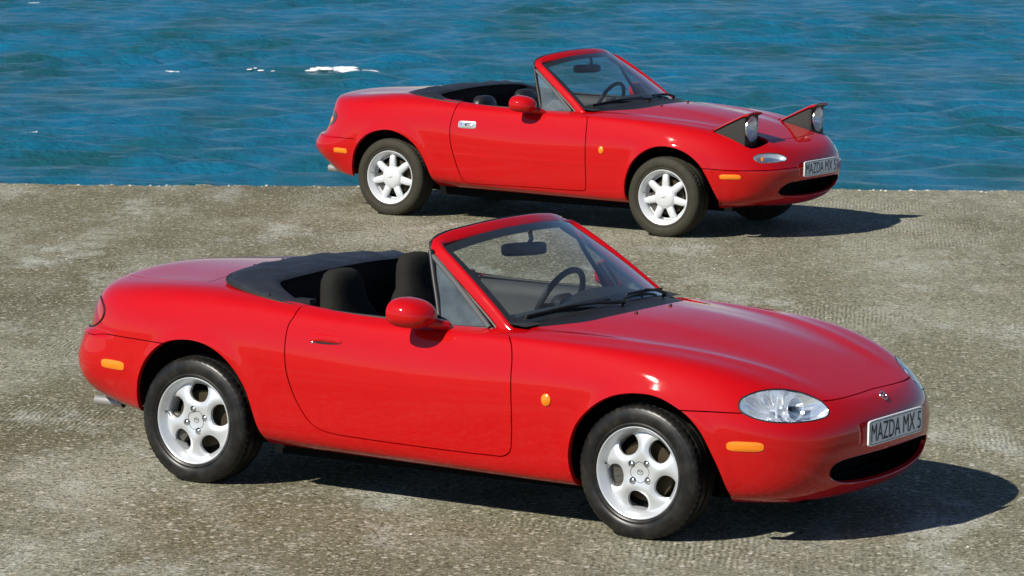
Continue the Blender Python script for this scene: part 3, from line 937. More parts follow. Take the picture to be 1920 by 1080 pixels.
def license_plate(parent, x, z, tilt=0.0):
    mb = MB()
    o2 = oval(0, 0, .26, .055, 48, .14)
    def ring(k, dx): return [(x+dx, p[0]*k[0], z+p[1]*k[1]) for p in o2]
    P = np.array([ring((1, 1), -.003), ring((1, 1), .002), ring((.994, .975), .004), ring((.975, .90), .004)])
    mb.grid(P, wrap=True, flip=False)
    n = len(o2); mb.f.append(tuple(3*n+i for i in range(n))); mb.m.append(0)
    pl = mb.build('license_plate', M['plate'], parent, True, 30); fix_normals(pl)
    # thin dark border and the letters
    br = MB(); br.grid(np.array([[(x+.0052, p[0]*.972, z+p[1]*.88) for p in o2], [(x+.0052, p[0]*.962, z+p[1]*.84) for p in o2]]), wrap=True)
    br.build('plate_border', M['ink'], pl, False)
    M4 = Matrix(((0, 0, 1, x+.006), (1, 0, 0, 0.0), (0, 1, 0, z), (0, 0, 0, 1)))
    text_mesh('plate_lettering', 'MAZDA MX 5', .475, .076, M['ink'], pl, M4, -.002)
    return pl

def emblem(parent, p, n, s=1.0):
    """winged oval badge on the nose"""
    n = Vector(n).normalized(); yv = Vector((0, 1, 0)); zv = n.cross(yv).normalized(); p = Vector(p)
    mb = MB()
    pt = lambda a, b, h=.003: p+yv*a*s+zv*b*s+n*h
    mb.tube([pt(.026*math.cos(t), .0195*math.sin(t)) for t in np.linspace(0, 2*math.pi, 32, endpoint=False)], .0028*s, 8, up=tuple(n), closed=True)
    mb.tube([pt(-.023, .004), pt(-.012, .009), pt(-.004, .002), pt(0, -.008), pt(.004, .002), pt(.012, .009), pt(.023, .004)], .0026*s, 8, up=tuple(n))
    return mb.build('badge', M['chrome'], parent)

def glass_patch(bot, top, n=25, m=14, bow=.012):
    """grid of points from a bottom curve to a top curve"""
    P = []
    for j in range(m):
        t = j/(m-1)
        P.append(bot*(1-t)+top*t)
    return np.array(P)

def windscreen(parent, cfg):
    """frame (pillars and header in one sweep), seal, glass with black border"""
    path = crv(cfg['path'], 40)                             # right half, base to centre
    full = np.vstack([path, (path*[1, -1, 1])[::-1][1:]])
    sh = len(path)
    nrm = Vector(cfg['normal']).normalized()
    rad = []; ups = []
    for i in range(len(full)):
        k = min(i, len(full)-1-i)/(sh-1); sg = -1 if i < sh else 1
        hd = ramp01(np.array([k]), .50, .68)[0]             # 0 on the pillar, 1 on the header
        rad.append((cfg['w'][0]*(1-hd)+cfg['w'][1]*hd, cfg['t']))
        ups.append((nrm*(.34+.66*hd)+Vector((0, sg*.94*(1-hd), 0))).normalized())
        full[i] = full[i]+(np.array(nrm)*-.004+np.array([0, -sg*.010, 0]))*(1-hd)
    mb = MB(); mb.tube(full, rad, 20, prof=.62, up=ups)
    fr = mb.build('windscreen_frame', M['red'], parent, True, 60)
    # black weather seal along the rear outer edge
    sl = []
    for i in range(len(full)):
        tt = Vector(full[min(i+1, len(full)-1)]-full[max(i-1, 0)]).normalized()
        bb = tt.cross(ups[i]).normalized(); nn = bb.cross(tt)
        sl.append(Vector(full[i])-bb*(rad[i][0]+.004)-nn*.007)
    MB().tube(sl, (.010, .015), 10, up=ups).build('weather_seal', M['black'], fr)
    # glass
    s = np.linspace(-1, 1, 41)
    b, tp = cfg['bot'], cfg['top']
    bot = np.stack([b[0]+b[3]*s**2, b[1]*s, b[2]+b[4]*s**2], -1); top = np.stack([tp[0]+tp[3]*s**2, tp[1]*s, tp[2]+tp[4]*abs(s)**2.5], -1)
    G = glass_patch(bot, top, m=24)
    bw = np.sin(np.linspace(0, math.pi, 24))[:, None]*.010+.014; G = G+bw[:, :, None]*np.array(nrm)[None, None]
    gm = MB(); gm.grid(G, flip=False); gl = gm.build('windscreen_glass', M['glass'], parent, True, 0)
    n_ = np.array(nrm)*.002
    bd = MB()
    G2 = G-n_
    bd.grid(G2[:, :2]); bd.grid(G2[:, -2:]); bd.grid(G2[-3:, 1:-1]); bd.grid(G2[:3, 1:-1])
    bd.build('glass_border', M['black'], gl, True, 0)
    return fr, G

def vent_window(parent, cfg, side=1):
    """triangular quarter light behind the screen pillar: bar, glass, bright strip, base"""
    t, bl, br = (Vector(p) for p in (cfg['t'], cfg['bl'], cfg['br']))
    pp = [Vector(p) for p in cfg['pillar']]                 # curve of the pillar side, top to bottom
    mb = MB()
    poly = [t]+pp+[br, bl]
    mb.add(poly, [tuple(range(len(poly)))])
    st = MB(); st.tube([bl+Vector((0,0,-.03)), bl.lerp(t, .35), bl.lerp(t, .7), t+Vector((-.004, .002, .03))], (.013, .011), 10)
    gs = MB(); gs.tube([t+Vector((.010,-.003,.006))]+[p+Vector((.012,-.002,.004)) for p in pp]+[br+Vector((.014,-.002,0))], (.012, .012), 10)
    bs = MB(); bs.tube([bl+Vector((-.02,0,-.004)), br+Vector((.03,.004,-.004))], (.007, .008), 8)
    if side > 0: mb, st, gs, bs = mirror(mb), mirror(st), mirror(gs), mirror(bs)
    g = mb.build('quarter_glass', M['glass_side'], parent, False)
    st.build('window_bar', M['black'], g); gs.build('bright_strip', M['grey'], g); bs.build('base_seal', M['black'], g)
    return g

def door_mirror(parent, c, side=1, sc=1.0, red=True):
    mb = MB(); n = 26
    P = []
    for i in range(n+1):                                    # from the flat rear face forward to the nose
        t = i/n; x = -.055+.170*t
        k = math.sqrt(max(0, 1-(max(t-.25, 0)/.75)**2.4)) if t > .25 else 1-.12*((.25-t)/.25)**2
        ring = []
        for a in np.linspace(0, 2*math.pi, 36, endpoint=False):
            ca, sa = math.cos(a), math.sin(a)
            yy = math.copysign(abs(ca)**.85, ca)*.100*k*(1.0 if ca < 0 else 1.05); zz = math.copysign(abs(sa)**.85, sa)*.066*k*(1.05 if sa > 0 else .92)
            ring.append((c[0]+x*sc+yy*.10*sc, c[1]+yy*sc, c[2]+zz*sc-.012*t*sc))
        P.append(ring)
    mb.grid(np.array(P), wrap=True); mb.f.append(tuple(reversed([n*36+i for i in range(36)])) ); mb.m.append(0)
    gl = MB(); r0 = P[0]; cc = np.array(r0).mean(0)
    gl.add([tuple(cc+(np.array(p)-cc)*.97+np.array([-.001, 0, 0])) for p in r0], [tuple(range(36))])
    ft = MB()
    ft.tube([(c[0]+.035*sc, c[1]+.02, c[2]-.025), (c[0]+.068*sc, c[1]+.050, c[2]-.038), (c[0]+.090*sc, c[1]+.085, c[2]-.050), (c[0]+.100, c[1]+.115, c[2]-.058)], [(.040, .028), (.042, .026), (.044, .024), (.046, .024)], 16, prof=.8)
    if side > 0: mb, gl, ft = mirror(mb), mirror(gl), mirror(ft)
    o = mb.build('door_mirror', M['red'], parent, True, 60); fix_normals(o)
    gl.build('mirror_glass', M['mirrorglass'], o, False); f = ft.build('mirror_foot', M['red'], o, True, 60); fix_normals(f)
    return o

def seat(parent, x, y, prof, matl, lean=.24, seatz=.36):
    s = empty('seat', (0, 0, 0), 0, parent)
    def loft(rows, name, mt):
        P = []
        for (z, hw, ht, dx) in rows:
            P.append([(x+dx+math.copysign(abs(math.cos(a))**.75, math.cos(a))*ht, y+math.copysign(abs(math.sin(a))**.7, math.sin(a))*hw, z) for a in np.linspace(0, 2*math.pi, 28, endpoint=False)])
        mb = MB(); mb.grid(np.array(P), wrap=True); n = 28
        mb.f.append(tuple(range(n))); mb.m.append(0); mb.f.append(tuple((len(P)-1)*n+i for i in range(n))); mb.m.append(0)
        o = mb.build(name, mt, s, True, 60); fix_normals(o); return o
    loft(prof, 'backrest', matl)
    cu = MB(); P = []
    for (xx, hw, zt) in ((.02, .23, .40), (.12, .25, .41), (.30, .25, .43), (.42, .245, .44), (.47, .22, .41)):
        P.append([(x+xx+.08, y+math.copysign(abs(math.sin(a))**.7, math.sin(a))*hw, .32+math.copysign(abs(math.cos(a))**.7, math.cos(a))*(zt-.32)) for a in np.linspace(0, 2*math.pi, 24, endpoint=False)])
    cu.grid(np.array(P), wrap=True); cu.f.append(tuple(range(24))); cu.m.append(0); cu.f.append(tuple(4*24+i for i in range(24))); cu.m.append(0)
    fix_normals(cu.build('cushion', matl, s, True, 60))
    return s

def steering_wheel(parent, c, r=.178, tilt=24):
    c = Vector(c); ax = Vector((-math.cos(R(tilt)), 0, math.sin(R(tilt))))     # points to the driver
    yv = Vector((0, 1, 0)); zv = yv.cross(ax); zv = -zv if zv.z < 0 else zv
    s = empty('steering_wheel', (0, 0, 0), 0, parent)
    P = [c+yv*r*math.cos(t)+zv*r*math.sin(t) for t in np.linspace(0, 2*math.pi, 48, endpoint=False)]
    MB().tube(P, .0145, 10, up=tuple(ax), closed=True).build('wheel_rim', M['leather'], s)
    hb = MB()
    for q in (0, 1, 2, 3): pass
    for t in (R(5), R(175), R(245), R(295)):
        hb.tube([c-ax*.02, c-ax*.012+(yv*math.cos(t)+zv*math.sin(t))*r*.55, c+(yv*math.cos(t)+zv*math.sin(t))*r], [(.022, .009), (.017, .008), (.012, .007)], 8, up=tuple(ax))
    hb.tube([c-ax*.045, c-ax*.012, c+ax*.012], [(.07, .06), (.078, .066), (.06, .05)], 20, up=tuple(zv), prof=.7)
    hb.build('wheel_hub', M['leather'], s)
    MB().tube([c-ax*.03, c-ax*.28], .03, 10, up=tuple(zv)).build('steering_column', M['black'], s)
    return s

def rear_view_mirror(parent, c):
    c = Vector(c); rot = Matrix.Rotation(R(-27), 3, 'Z') @ Matrix.Rotation(R(-10), 3, 'Y')
    P = []
    for dx, k in ((-.012, .96), (-.010, 1), (.004, 1), (.018, .9), (.026, .6)):
        P.append([c+rot @ Vector((dx, math.copysign(abs(math.cos(a))**.4, math.cos(a))*.115*k, math.copysign(abs(math.sin(a))**.45, math.sin(a))*.030*k)) for a in np.linspace(0, 2*math.pi, 36, endpoint=False)])
    mb = MB(); mb.grid(np.array([[tuple(p) for p in r] for r in P]), wrap=True)
    mb.f.append(tuple(range(36))); mb.m.append(0); mb.f.append(tuple(4*36+i for i in range(36))); mb.m.append(0)
    mb.tube([c+Vector((.015, 0, .01)), c+Vector((.03, .01, .045)), c+Vector((.02, .01, .085))], .011, 8, up=(0, 1, 0))
    o = mb.build('rear_view_mirror', M['black'], parent, True, 50); fix_normals(o)
    return o

def tub(parent, zf, x0, x1, ztop, w=.70):
    """cockpit interior: floor, sides, tunnel"""
    mb = MB()
    xs = np.linspace(x0, x1, 12)
    P = []
    for x in xs:
        P.append([(x, -w-.012, ztop), (x, -w+.02, ztop-.08), (x, -w+.03, .30), (x, -w+.06, zf), (x, -.16, zf), (x, -.12, zf+.16), (x, .12, zf+.16), (x, .16, zf), (x, w-.06, zf), (x, w-.03, .30), (x, w-.02, ztop-.08), (x, w+.012, ztop)])
    mb.grid(np.array(P), flip=False)
    for x in (x0, x1):
        mb.add([(x, -w, zf), (x, w, zf), (x, w, ztop-.03), (x, -w, ztop-.03)], [(0, 1, 2, 3)])
    return mb.build('cockpit_lining', M['black'], parent, True, 30)

def door_trim(parent, x0, x1, side, ztop, w=.70):
    """padded inner door panel with an armrest"""
    P = []
    for x in np.linspace(x0, x1, 16):
        e = min(1, min(abs(x-x0), abs(x-x1))/.04)
        P.append([(x, w+.030, ztop-.001), (x, w+.012, ztop+.003), (x, w-.010*e, ztop-.012), (x, w-.030*e, ztop-.06), (x, w-.025*e, ztop-.17), (x, w-.06*e, ztop-.22), (x, w-.062*e, ztop-.27), (x, w-.03*e, ztop-.30), (x, w-.03*e, ztop-.45)])
    mb = MB(); mb.grid(np.array(P))
    if side < 0: mb = mirror(mb)
    o = mb.build('door_trim', M['dash'], parent, True, 40); fix_normals(o)
    return o

def dashboard(parent, dz=0.0, x=0.0):
    mb = MB(); P = []
    for y in np.linspace(-.68, .68, 45):
        hump = .045*math.exp(-((y-.36)/.17)**4); e = 1-.25*abs(y/.68)**6
        prof = [(-.60, .825), (-.70, .835), (-.80, .832), (-.90, .815), (-.955, .785), (-.97, .75), (-.955, .70), (-.93, .62), (-.88, .52), (-.80, .45)]
        P.append([(px+x-(.02*abs(y)), y, pz*1.0+dz+hump*(1 if 1 <= k <= 5 else 0)*(1 if k != 1 else .4)) for k, (px, pz) in enumerate(prof)])
    mb.grid(np.array(P))
    return fix_normals(mb.build('dashboard', M['dash'], parent, True, 50))

def wiper(parent, a, b, pivot, n):
    n = Vector(n).normalized()
    a, b, pivot = Vector(a)+n*.020, Vector(b)+n*.020, Vector(pivot)+n*.004
    w = empty('wiper', (0, 0, 0), 0, parent)
    MB().tube([a+n*.006, a.lerp(b, .33)+n*.010, a.lerp(b, .66)+n*.010, b+n*.006], (.004, .009), 8, up=tuple(n)).build('blade', M['rubber'], w)
    m = a.lerp(b, .5)
    MB().tube([pivot, pivot+n*.022, pivot.lerp(m, .5)+n*.028, m+n*.020], [(.011, .008), (.011, .008), (.008, .006), (.006, .005)], 8, up=tuple(n)).build('arm', M['black'], w)
    MB().tube([a.lerp(b, .2)+n*.012, m+n*.020, a.lerp(b, .8)+n*.012], .0035, 6, up=tuple(n)).build('bridge', M['black'], w)
    return w

def soft_top_boot(parent, O, I, name='folded_top_cover', crest=.030):
    """folded hood under its cover: outer rim on the deck, inner edge over the seats"""
    O = crv(O, 40); I = crv(I, 40)
    rows = []
    def full(A): return np.vstack([A, (A*[1, -1, 1])[::-1][1:]])
    O, I = full(O), full(I)
    n = len(O); t = np.linspace(0, 1, n)
    wid = np.linalg.norm(O-I, axis=1)
    prof = [(0, -.012), (0, .004), (.04, .014), (.12, .021), (.3, .022), (.5, .020), (.7, .018), (.86, .012), (.95, .004), (1.0, -.006)]
    rg = np.random.default_rng(5)
    for q, h in prof:
        k = np.clip(wid/.25, .25, 1)
        fold = (.006*np.sin(t*64+q*5)+.005*np.sin(t*29+2+q*8)+.003*np.sin(t*113+q*3))*math.sin(q*math.pi)
        P = O*(1-q)+I*q; P = P+np.outer((h*k+fold*k), [0, 0, 1])
        rows.append(P)
    dn = I.copy(); dn[:, 2] -= .05; c = np.array([-1.98, 0, 0]); dn[:, 0] -= .03; rows.append(dn)
    d2 = I.copy(); d2[:, 2] = .45; d2[:, 0] -= .05; d2[:, 1] *= .97; rows.append(d2)
    mb = MB(); mb.grid(np.array(rows))
    o = mb.build(name, M['fabric'], parent, True, 60); fix_normals(o)
    for q in (8, 20, 31, 39, n-1-31, n-1-20, n-1-8):       # press studs round the rim
        MB().lathe([(.007, 0), (.006, .004), (.0003, .005)], 10, 'z', tuple(O[q]*[1, .985, 1]+np.array([.012, 0, .014]))).build('stud', M['black'], o)
    hm = MB(); hm.tube(O+np.array([0, 0, .002]), .008, 8); hm.build('hem', M['rubber'], o)
    return o

def lamp_bowl(S, uv, depth, name, parent, side=1, k=.55, rings=6, mt='reflector', flute=0.0, nf=9):
    """a bowl sunk behind a uv outline"""
    c = uv.mean(0); rows = []
    p0, n0 = S.PN(uv[:, 0], uv[:, 1]); cn = n0.mean(0); cn /= np.linalg.norm(cn)
    for j in range(rings):
        t = j/(rings-1); q = c+(uv-c)*(1-t*k)
        p, n = S.PN(q[:, 0], q[:, 1]); w = flute*math.sin(min(1, t*1.6)*math.pi/2)*np.sin(np.arange(len(uv))*2*math.pi*nf/len(uv))
        rows.append(p-cn*depth*(1-(1-t)**2)-cn*.002+np.outer(w, cn))
    mb = MB(); mb.grid(np.array(rows), wrap=True); m = len(uv)
    mb.f.append(tuple((rings-1)*m+i for i in range(m))); mb.m.append(0)
    if side < 0: mb = mirror(mb)
    return mb.build(name, M[mt], parent, True, 50), p0.mean(0), cn

M['darkglass'] = mat('dark_bulb_glass', (.03, .04, .06), rough=.1, coat=.6)
def build_near_car():
    root = empty('roadster_car', (0, 0, 0))
    tag(root, 'red open two-seat roadster parked in front, with five-hole alloy wheels and clear oval headlights', 'car')
    S = Surf(table(NB_ROWS), nb_disp)
    NR, NS = S.NR, S.NS
    iv = S.inv
    polys = {}
    # wheel arches
    af = crv([(-.292,.20),(-.305,.333),(-.274,.447),(-.201,.535),(-.113,.592),(-.034,.615),(.06,.620),(.12,.610),(.185,.583),(.248,.545),(.306,.484),(.35,.40),(.387,.315),(.41,.225)], 60)
    ar = crv([(-2.585,.27),(-2.575,.32),(-2.548,.453),(-2.489,.555),(-2.398,.623),(-2.28,.648),(-2.178,.640),(-2.087,.603),(-2.01,.54),(-1.952,.456),(-1.912,.343),(-1.885,.26)], 60)
    def arch(c):
        uv = iv(c, 'side'); return np.vstack([[uv[0, 0], -.6], uv, [uv[-1, 0], -.6]])
    polys['arch_f'] = arch(af); polys['arch_r'] = arch(ar)
    # door
    dl = crv([(-1.722,.79),(-1.738,.76),(-1.745,.685),(-1.736,.57),(-1.712,.49),(-1.673,.413),(-1.61,.335),(-1.556,.309),(-1.49,.298),(-1.408,.294),(-1.023,.286),(-.70,.286),(-.625,.290),(-.592,.315),(-.583,.37),(-.580,.483),(-.586,.62),(-.594,.72),(-.615,.775),(-.64,.795)], 110)
    duv = iv(dl, 'side')
    door = np.vstack([[duv[0, 0], NR+.3], duv, [duv[-1, 0]+.12, NR+.3]])
    # fill the two end pieces finely so offsets stay even
    def dens(a, b, n): return np.linspace(a, b, n)
    door = np.vstack([dens((duv[0, 0], NR-.2), duv[0], 12)[:-1], duv, dens(duv[-1], (duv[-1, 0]+.12, NR-.2), 12)[1:]])
    polys['door_o'] = np.vstack([strip(S, door, .0056)])
    polys['door'] = np.vstack([door])
    # hood
    hf = iv(crv([(.05,.598),(0,.598),(-.193,.595),(-.36,.594),(-.412,.596)], 30), 'front')
    hs = iv(crv([(.50,-.60),(.40,-.625),(.2,-.655),(0,-.68),(-.3,-.70),(-.5,-.705),(-.62,-.70)], 44), 'top')
    hr = iv(crv([(-.675,-.690),(-.60,-.61),(-.525,-.525),(-.46,-.43),(-.425,-.28),(-.409,-.173),(-.402,0),(-.403,.05)], 36), 'top')
    hood = np.vstack([hf, hs, hr]); polys['hood'] = hood
    polys['gap_hf'] = strip(S, hf, .0075); polys['gap_hs'] = strip(S, hs, .0022)
    # front bumper seam
    sm = iv(crv([(.17,.563),(.213,.565),(.335,.567),(.456,.566),(.52,.566)], 26), 'side')
    polys['gap_b'] = strip(S, sm, .0052)
    polys['bumper'] = np.vstack([sm, hf[::-1], [[-.3, hf[0, 1]], [-.3, -.6], [sm[0, 0], -.6]]])
    # rear bumper
    rs = iv(crv([(-2.38,.618),(-2.411,.619),(-2.62,.622),(-2.80,.618),(-2.86,.607)], 24), 'side')
    rs = np.vstack([rs, dens(rs[-1], (NS-1+.2, rs[-1, 1]-.25), 24)[1:]])
    polys['gap_r'] = strip(S, rs, .0042)
    polys['rbumper'] = np.vstack([rs, [[NS-1+.2, -.6], [rs[0, 0], -.6]]])
    # boot lid
    t1 = iv(crv([(-2.385,.05),(-2.385,-.2),(-2.36,-.42),(-2.335,-.58),(-2.36,-.61),(-2.45,-.605),(-2.6,-.57),(-2.8,-.485),(-2.90,-.42)], 50), 'top')
    t2 = iv(crv([(-.40,.80),(-.375,.73),(-.34,.685),(-.2,.67),(.05,.67)], 24), 'rear')
    lid = np.vstack([t1, t2]); polys['lid'] = lid
    polys['gap_l'] = strip(S, np.vstack([t1]), .0056)
    # lamps
    hl = iv(crv([(-.728,.596),(-.705,.624),(-.645,.648),(-.575,.654),(-.51,.647),(-.455,.630),(-.418,.598),(-.416,.562),(-.445,.540),(-.50,.530),(-.554,.526),(-.645,.526),(-.690,.532),(-.720,.547),(-.735,.570)], 72, True), 'front')
    polys['hl_o'] = hl; polys['hl_i'] = S.offset(hl, .007)
    if abs(hl[:, 0].max()-hl[:, 0].min()) < abs(polys['hl_i'][:, 0].max()-polys['hl_i'][:, 0].min()): polys['hl_i'] = S.offset(hl, -.007)
    tl = iv(oval(-.575, .695, .150, .070, 48, .9), 'rear'); polys['tail'] = tl; polys['tail_o'] = iv(oval(-.575, .695, .158, .078, 48, .9), 'rear')
    # mouth
    mo = iv(crv([(.05,.366),(-.166,.366),(-.33,.362),(-.407,.355),(-.447,.338),(-.462,.312),(-.445,.282),(-.378,.254),(-.25,.236),(-.126,.229),(0,.227),(.05,.227)], 60), 'front')
    polys['mouth'] = mo
    gu = np.unique(np.concatenate([np.linspace(i, i+1, n, endpoint=False) for i, n in enumerate([9, 9, 10, 11, 13, 12, 9, 10, 10, 9, 10, 11, 11, 9, 8, 7])]+[[NS-1.0]]))
    gv = np.unique(np.concatenate([np.linspace(i, i+1, n, endpoint=False) for i, n in enumerate([3, 6, 8, 8, 8, 8, 10, 12, 12])]+[[NR-1.0]]))
    K = Skin(S, gu, gv, polys); I = K.inside
    red = M['red']
    K.take(I['arch_f'] | I['arch_r']); 
    K.take(I['mouth'])
    F_hl = K.take(I['hl_i']); F_hr = K.take(I['hl_o']); F_tl = K.take(I['tail']); F_tr = K.take(I['tail_o'])
    K.take(I['door_o'] | I['gap_hf'] | I['gap_hs'] | I['gap_b'] | I['gap_r'] | I['gap_l'])
    Fd = K.take(I['door']); Fh = K.take(I['hood']); Fb = K.take(I['bumper']); Frb = K.take(I['rbumper']); Fl = K.take(I['lid'])
    # black cowl between hood and glass
    cen = K.P[K.F].mean(1)
    Fc = K.take((cen[:, 0] > -.72) & (cen[:, 0] < -.38) & (abs(cen[:, 1]) < .66) & (cen[:, 2] > .78) & inpoly(K.c, np.vstack([hr, [[-.3, NR+1], [hr[0, 0]+.05, NR+1]]])*[K.KU, 1]))
    Fs = K.take(np.ones(len(K.F), bool))
    body = K.panel('body_shell', Fs, red, root, flange=.022, sym=True)
    for sd in (1, -1): 
        d = K.panel('door', Fd, red, root, flange=.02, side=sd)
        hu = iv(crv([(-1.622,.700),(-1.622,.722),(-1.600,.731),(-1.54,.731),(-1.485,.726),(-1.457,.712),(-1.452,.702),(-1.47,.698),(-1.55,.698)], 36, True), 'side')
        h = pad(S, hu, .010, red, 'door_handle', d, sd)
        su = iv(crv([(-1.60,.6960),(-1.46,.6990),(-1.46,.6955),(-1.60,.6920)], 28, True), 'side')
        pad(S, su, .0015, M['black'], 'recess_shade', h, sd, base=-.001)  # thin black strip paints the shade of the handle recess
        ku = iv(oval(-1.605, .692, .007, .007, 14), 'side'); pad(S, ku, .004, M['chrome'], 'key_lock', h, sd)
        mu = iv(oval(.482, .431, .070, .0205, 32, .55), 'side'); q = pad(S, mu, .007, M['amber'], 'side_marker', root, sd)
        mu = iv(oval(-2.717, .490, .076, .0205, 32, .5), 'side'); q = pad(S, mu, .007, M['amber'], 'side_marker', root, sd)
        mu = iv(oval(-.409, .553, .0225, .026, 24), 'side'); q = pad(S, mu, .012, M['amber'], 'turn_signal', root, sd)
    K.panel('hood', Fh, red, root, flange=.02, sym=True)
    bmp = K.panel('front_bumper', Fb, red, root, flange=.02, sym=True)
    K.panel('rear_bumper', Frb, red, root, flange=.02, sym=True)
    K.panel('boot_lid', Fl, red, root, flange=.02, sym=True)
    K.panel('cowl_panel', Fc, M['black'], root, flange=0, off=-.004, sym=True)
    # headlights: black rim, clear lens, chrome bowl with a bulb shield inside
    for sd in (1, -1):
        h = K.panel('headlight', F_hr, M['black'], root, flange=.006, off=-.001, side=sd)
        K.panel('lens', F_hl, M['lens'], h, flange=0, off=.001, side=sd)
        inner = polys['hl_i']
        b, pc, cn = lamp_bowl(S, inner, .070, 'reflector', h, sd, .62, 9, flute=.007, nf=11)
        # round main reflector, indicator chamber and dark bulb cap, at their places behind the lens
        for (yy, zz, rr, dep) in ((-.545, .590, .046, .026),):
            pu, pn = S.PN(*[np.array([q]) for q in iv([(yy, zz)], 'front')[0]])
            c0 = Vector(pu[0])-Vector(pn[0])*dep; ax = Vector((.93, -.34, .12)).normalized()
            mb = MB(); t1_ = ax.cross(Vector((0, 0, 1))).normalized(); t2_ = t1_.cross(ax)
            rows = []
            for k2 in range(8):
                r_ = rr*(1-k2/7*.78); d_ = .045*(1-(r_/rr)**2)
                rows.append([tuple(c0-ax*d_+t1_*r_*math.cos(a)+t2_*r_*math.sin(a)) for a in np.linspace(0, 2*math.pi, 28, endpoint=False)])
            mb.grid(np.array(rows), wrap=True)
            mb.tube([c0-ax*.045, c0-ax*.012], [.011, .009], 12, up=(0, 0, 1))
            if sd < 0: mb = mirror(mb)
            mb.build('bulb_reflector', M['reflector'], h, True, 40)
            bk = MB(); bk.tube([c0-ax*.034, c0-ax*.010], [.012, .010], 12, up=(0, 0, 1))
            (bk if sd > 0 else mirror(bk)).build('bulb_cap', M['darkglass'], h)
        # fin between the main beam and the indicator chamber
        pu, pn = S.PN(*[np.array([q]) for q in iv([(-.625, .588)], 'front')[0]]); c1 = Vector(pu[0])
        fn = MB(); fn.tube([c1-Vector(pn[0])*.014*1.8+Vector((0, 0, .030)), c1-Vector(pn[0])*.030, c1-Vector(pn[0])*.026-Vector((0, 0, .032))], (.0035, .012), 8, up=tuple(pn[0]))
        fn.tube([c1-Vector(pn[0])*.026, c1-Vector(pn[0])*.034+Vector((-.03, .012, 0))], (.006, .006), 8)
        (fn if sd > 0 else mirror(fn)).build('divider', M['reflector'], h)
        t = K.panel('tail_light', F_tl, M['redlens'], root, flange=.02, off=.004, side=sd)
        K.panel('tail_light_rim', F_tr, M['black'], t, flange=0, off=-.002, side=sd)
    # mouth duct
    mu = mo; p0, n0 = S.PN(mu[:, 0], mu[:, 1]); rows = []
    half = p0[p0[:, 1] <= 1e-6]
    rows = [half, half+np.array([-.012, .004, 0]), half*[1, .96, 1]+np.array([-.09, 0, .004]), half*[1, .9, 1]+np.array([-.16, 0, .0])]
    mb = MB(); mb.grid(np.array(rows), flip=True); m2 = mirror(mb); mb.add(m2.v, m2.f)
    back = [tuple(p) for p in rows[-1]]; bk = back+[(x, -y, z) for x, y, z in back[::-1]]
    mb.add(bk, [tuple(range(len(bk)))])
    mb.build('air_intake', M['void'], root, True, 60)
    lp = MB(); lp.tube(np.vstack([half, (half*[1, -1, 1])[::-1]])+np.array([-.004, 0, 0]), .005, 8, up=(1, 0, 0)); lp.build('intake_lip', red, bmp)
    license_plate(root, .804, .448)
    pe, ne = S.PN(*[np.array([q]) for q in iv([(0.0, .572)], 'front')[0]])
    emblem(root, pe[0], ne[0], 1.0)
    # glass and frame
    fr, G = windscreen(root, dict(path=[(-.655,-.690,.775),(-.70,-.685,.805),(-.78,-.667,.870),(-.92,-.637,.975),(-1.04,-.608,1.058),(-1.112,-.586,1.104),(-1.146,-.553,1.128),(-1.143,-.48,1.143),(-1.118,-.36,1.157),(-1.092,-.18,1.171),(-1.084,0,1.175)],
        normal=(.62, 0, .78), w=(.027, .034), t=.018, seal=(-.02, 0, .01),
        bot=(-.565, .668, .852, -.130, -.046), top=(-1.062, .562, 1.160, -.058, -.052)))
    for sd in (1, -1):
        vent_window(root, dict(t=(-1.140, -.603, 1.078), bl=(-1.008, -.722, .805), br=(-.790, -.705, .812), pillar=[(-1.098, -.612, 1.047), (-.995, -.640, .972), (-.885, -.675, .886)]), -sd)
        c = door_mirror(root, (-1.078, -.868, .868), -sd)
    # cockpit
    tub(root, .22, -.55, -2.12, .80)
    for sd in (1, -1): door_trim(root, -.86, -1.72, sd, .808)
    dashboard(root)
    steering_wheel(root, (-1.07, .36, .775))
    prof = [(.34, .24, .08, .10), (.45, .25, .085, .06), (.60, .25, .085, .02), (.70, .235, .08, .0), (.765, .19, .07, -.012), (.80, .152, .062, -.018), (.86, .138, .060, -.028), (.905, .128, .055, -.034), (.938, .105, .046, -.038), (.952, .075, .034, -.04), (.957, .03, .015, -.04)]
    seat(root, -1.735, -.36, prof, M['cloth']); seat(root, -1.805, .36, prof, M['cloth'])
    rear_view_mirror(root, (-1.03, -.01, 1.066))
    soft_top_boot(root, [(-1.69,-.735,.818),(-1.80,-.732,.830),(-1.92,-.718,.846),(-2.04,-.692,.862),(-2.14,-.655,.876),(-2.22,-.60,.886),(-2.285,-.50,.893),(-2.325,-.35,.900),(-2.345,-.18,.904),(-2.35,0,.906)],
                  [(-1.70,-.700,.824),(-1.77,-.680,.842),(-1.85,-.650,.868),(-1.91,-.622,.892),(-1.945,-.585,.908),(-1.945,-.50,.918),(-1.94,-.36,.926),(-1.935,-.18,.934),(-1.935,0,.936)])
    # latch blocks of the folded hood beside the seats
    for sd in (1, -1):
        mb = MB(); mb.box((-1.76, -.66*sd, .842), (.085, .05, .022)); mb.box((-1.74, -.655*sd, .822), (.03, .03, .03)); mb.build('roof_latch', M['black'], root, False)
        MB().tube([(-1.00, -.728*sd, .812), (-1.2, -.733*sd, .813), (-1.45, -.731*sd, .816), (-1.69, -.722*sd, .823)], (.009, .007), 8).build('door_seal', M['rubber'], root)
    # wipers and washer jets
    nw = (.62, 0, .78)
    wiper(root, (-.690, -.575, .834), (-.560, -.09, .866), (-.525, -.02, .853), nw)
    wiper(root, (-.585, .10, .868), (-.665, .56, .838), (-.565, .42, .842), nw)
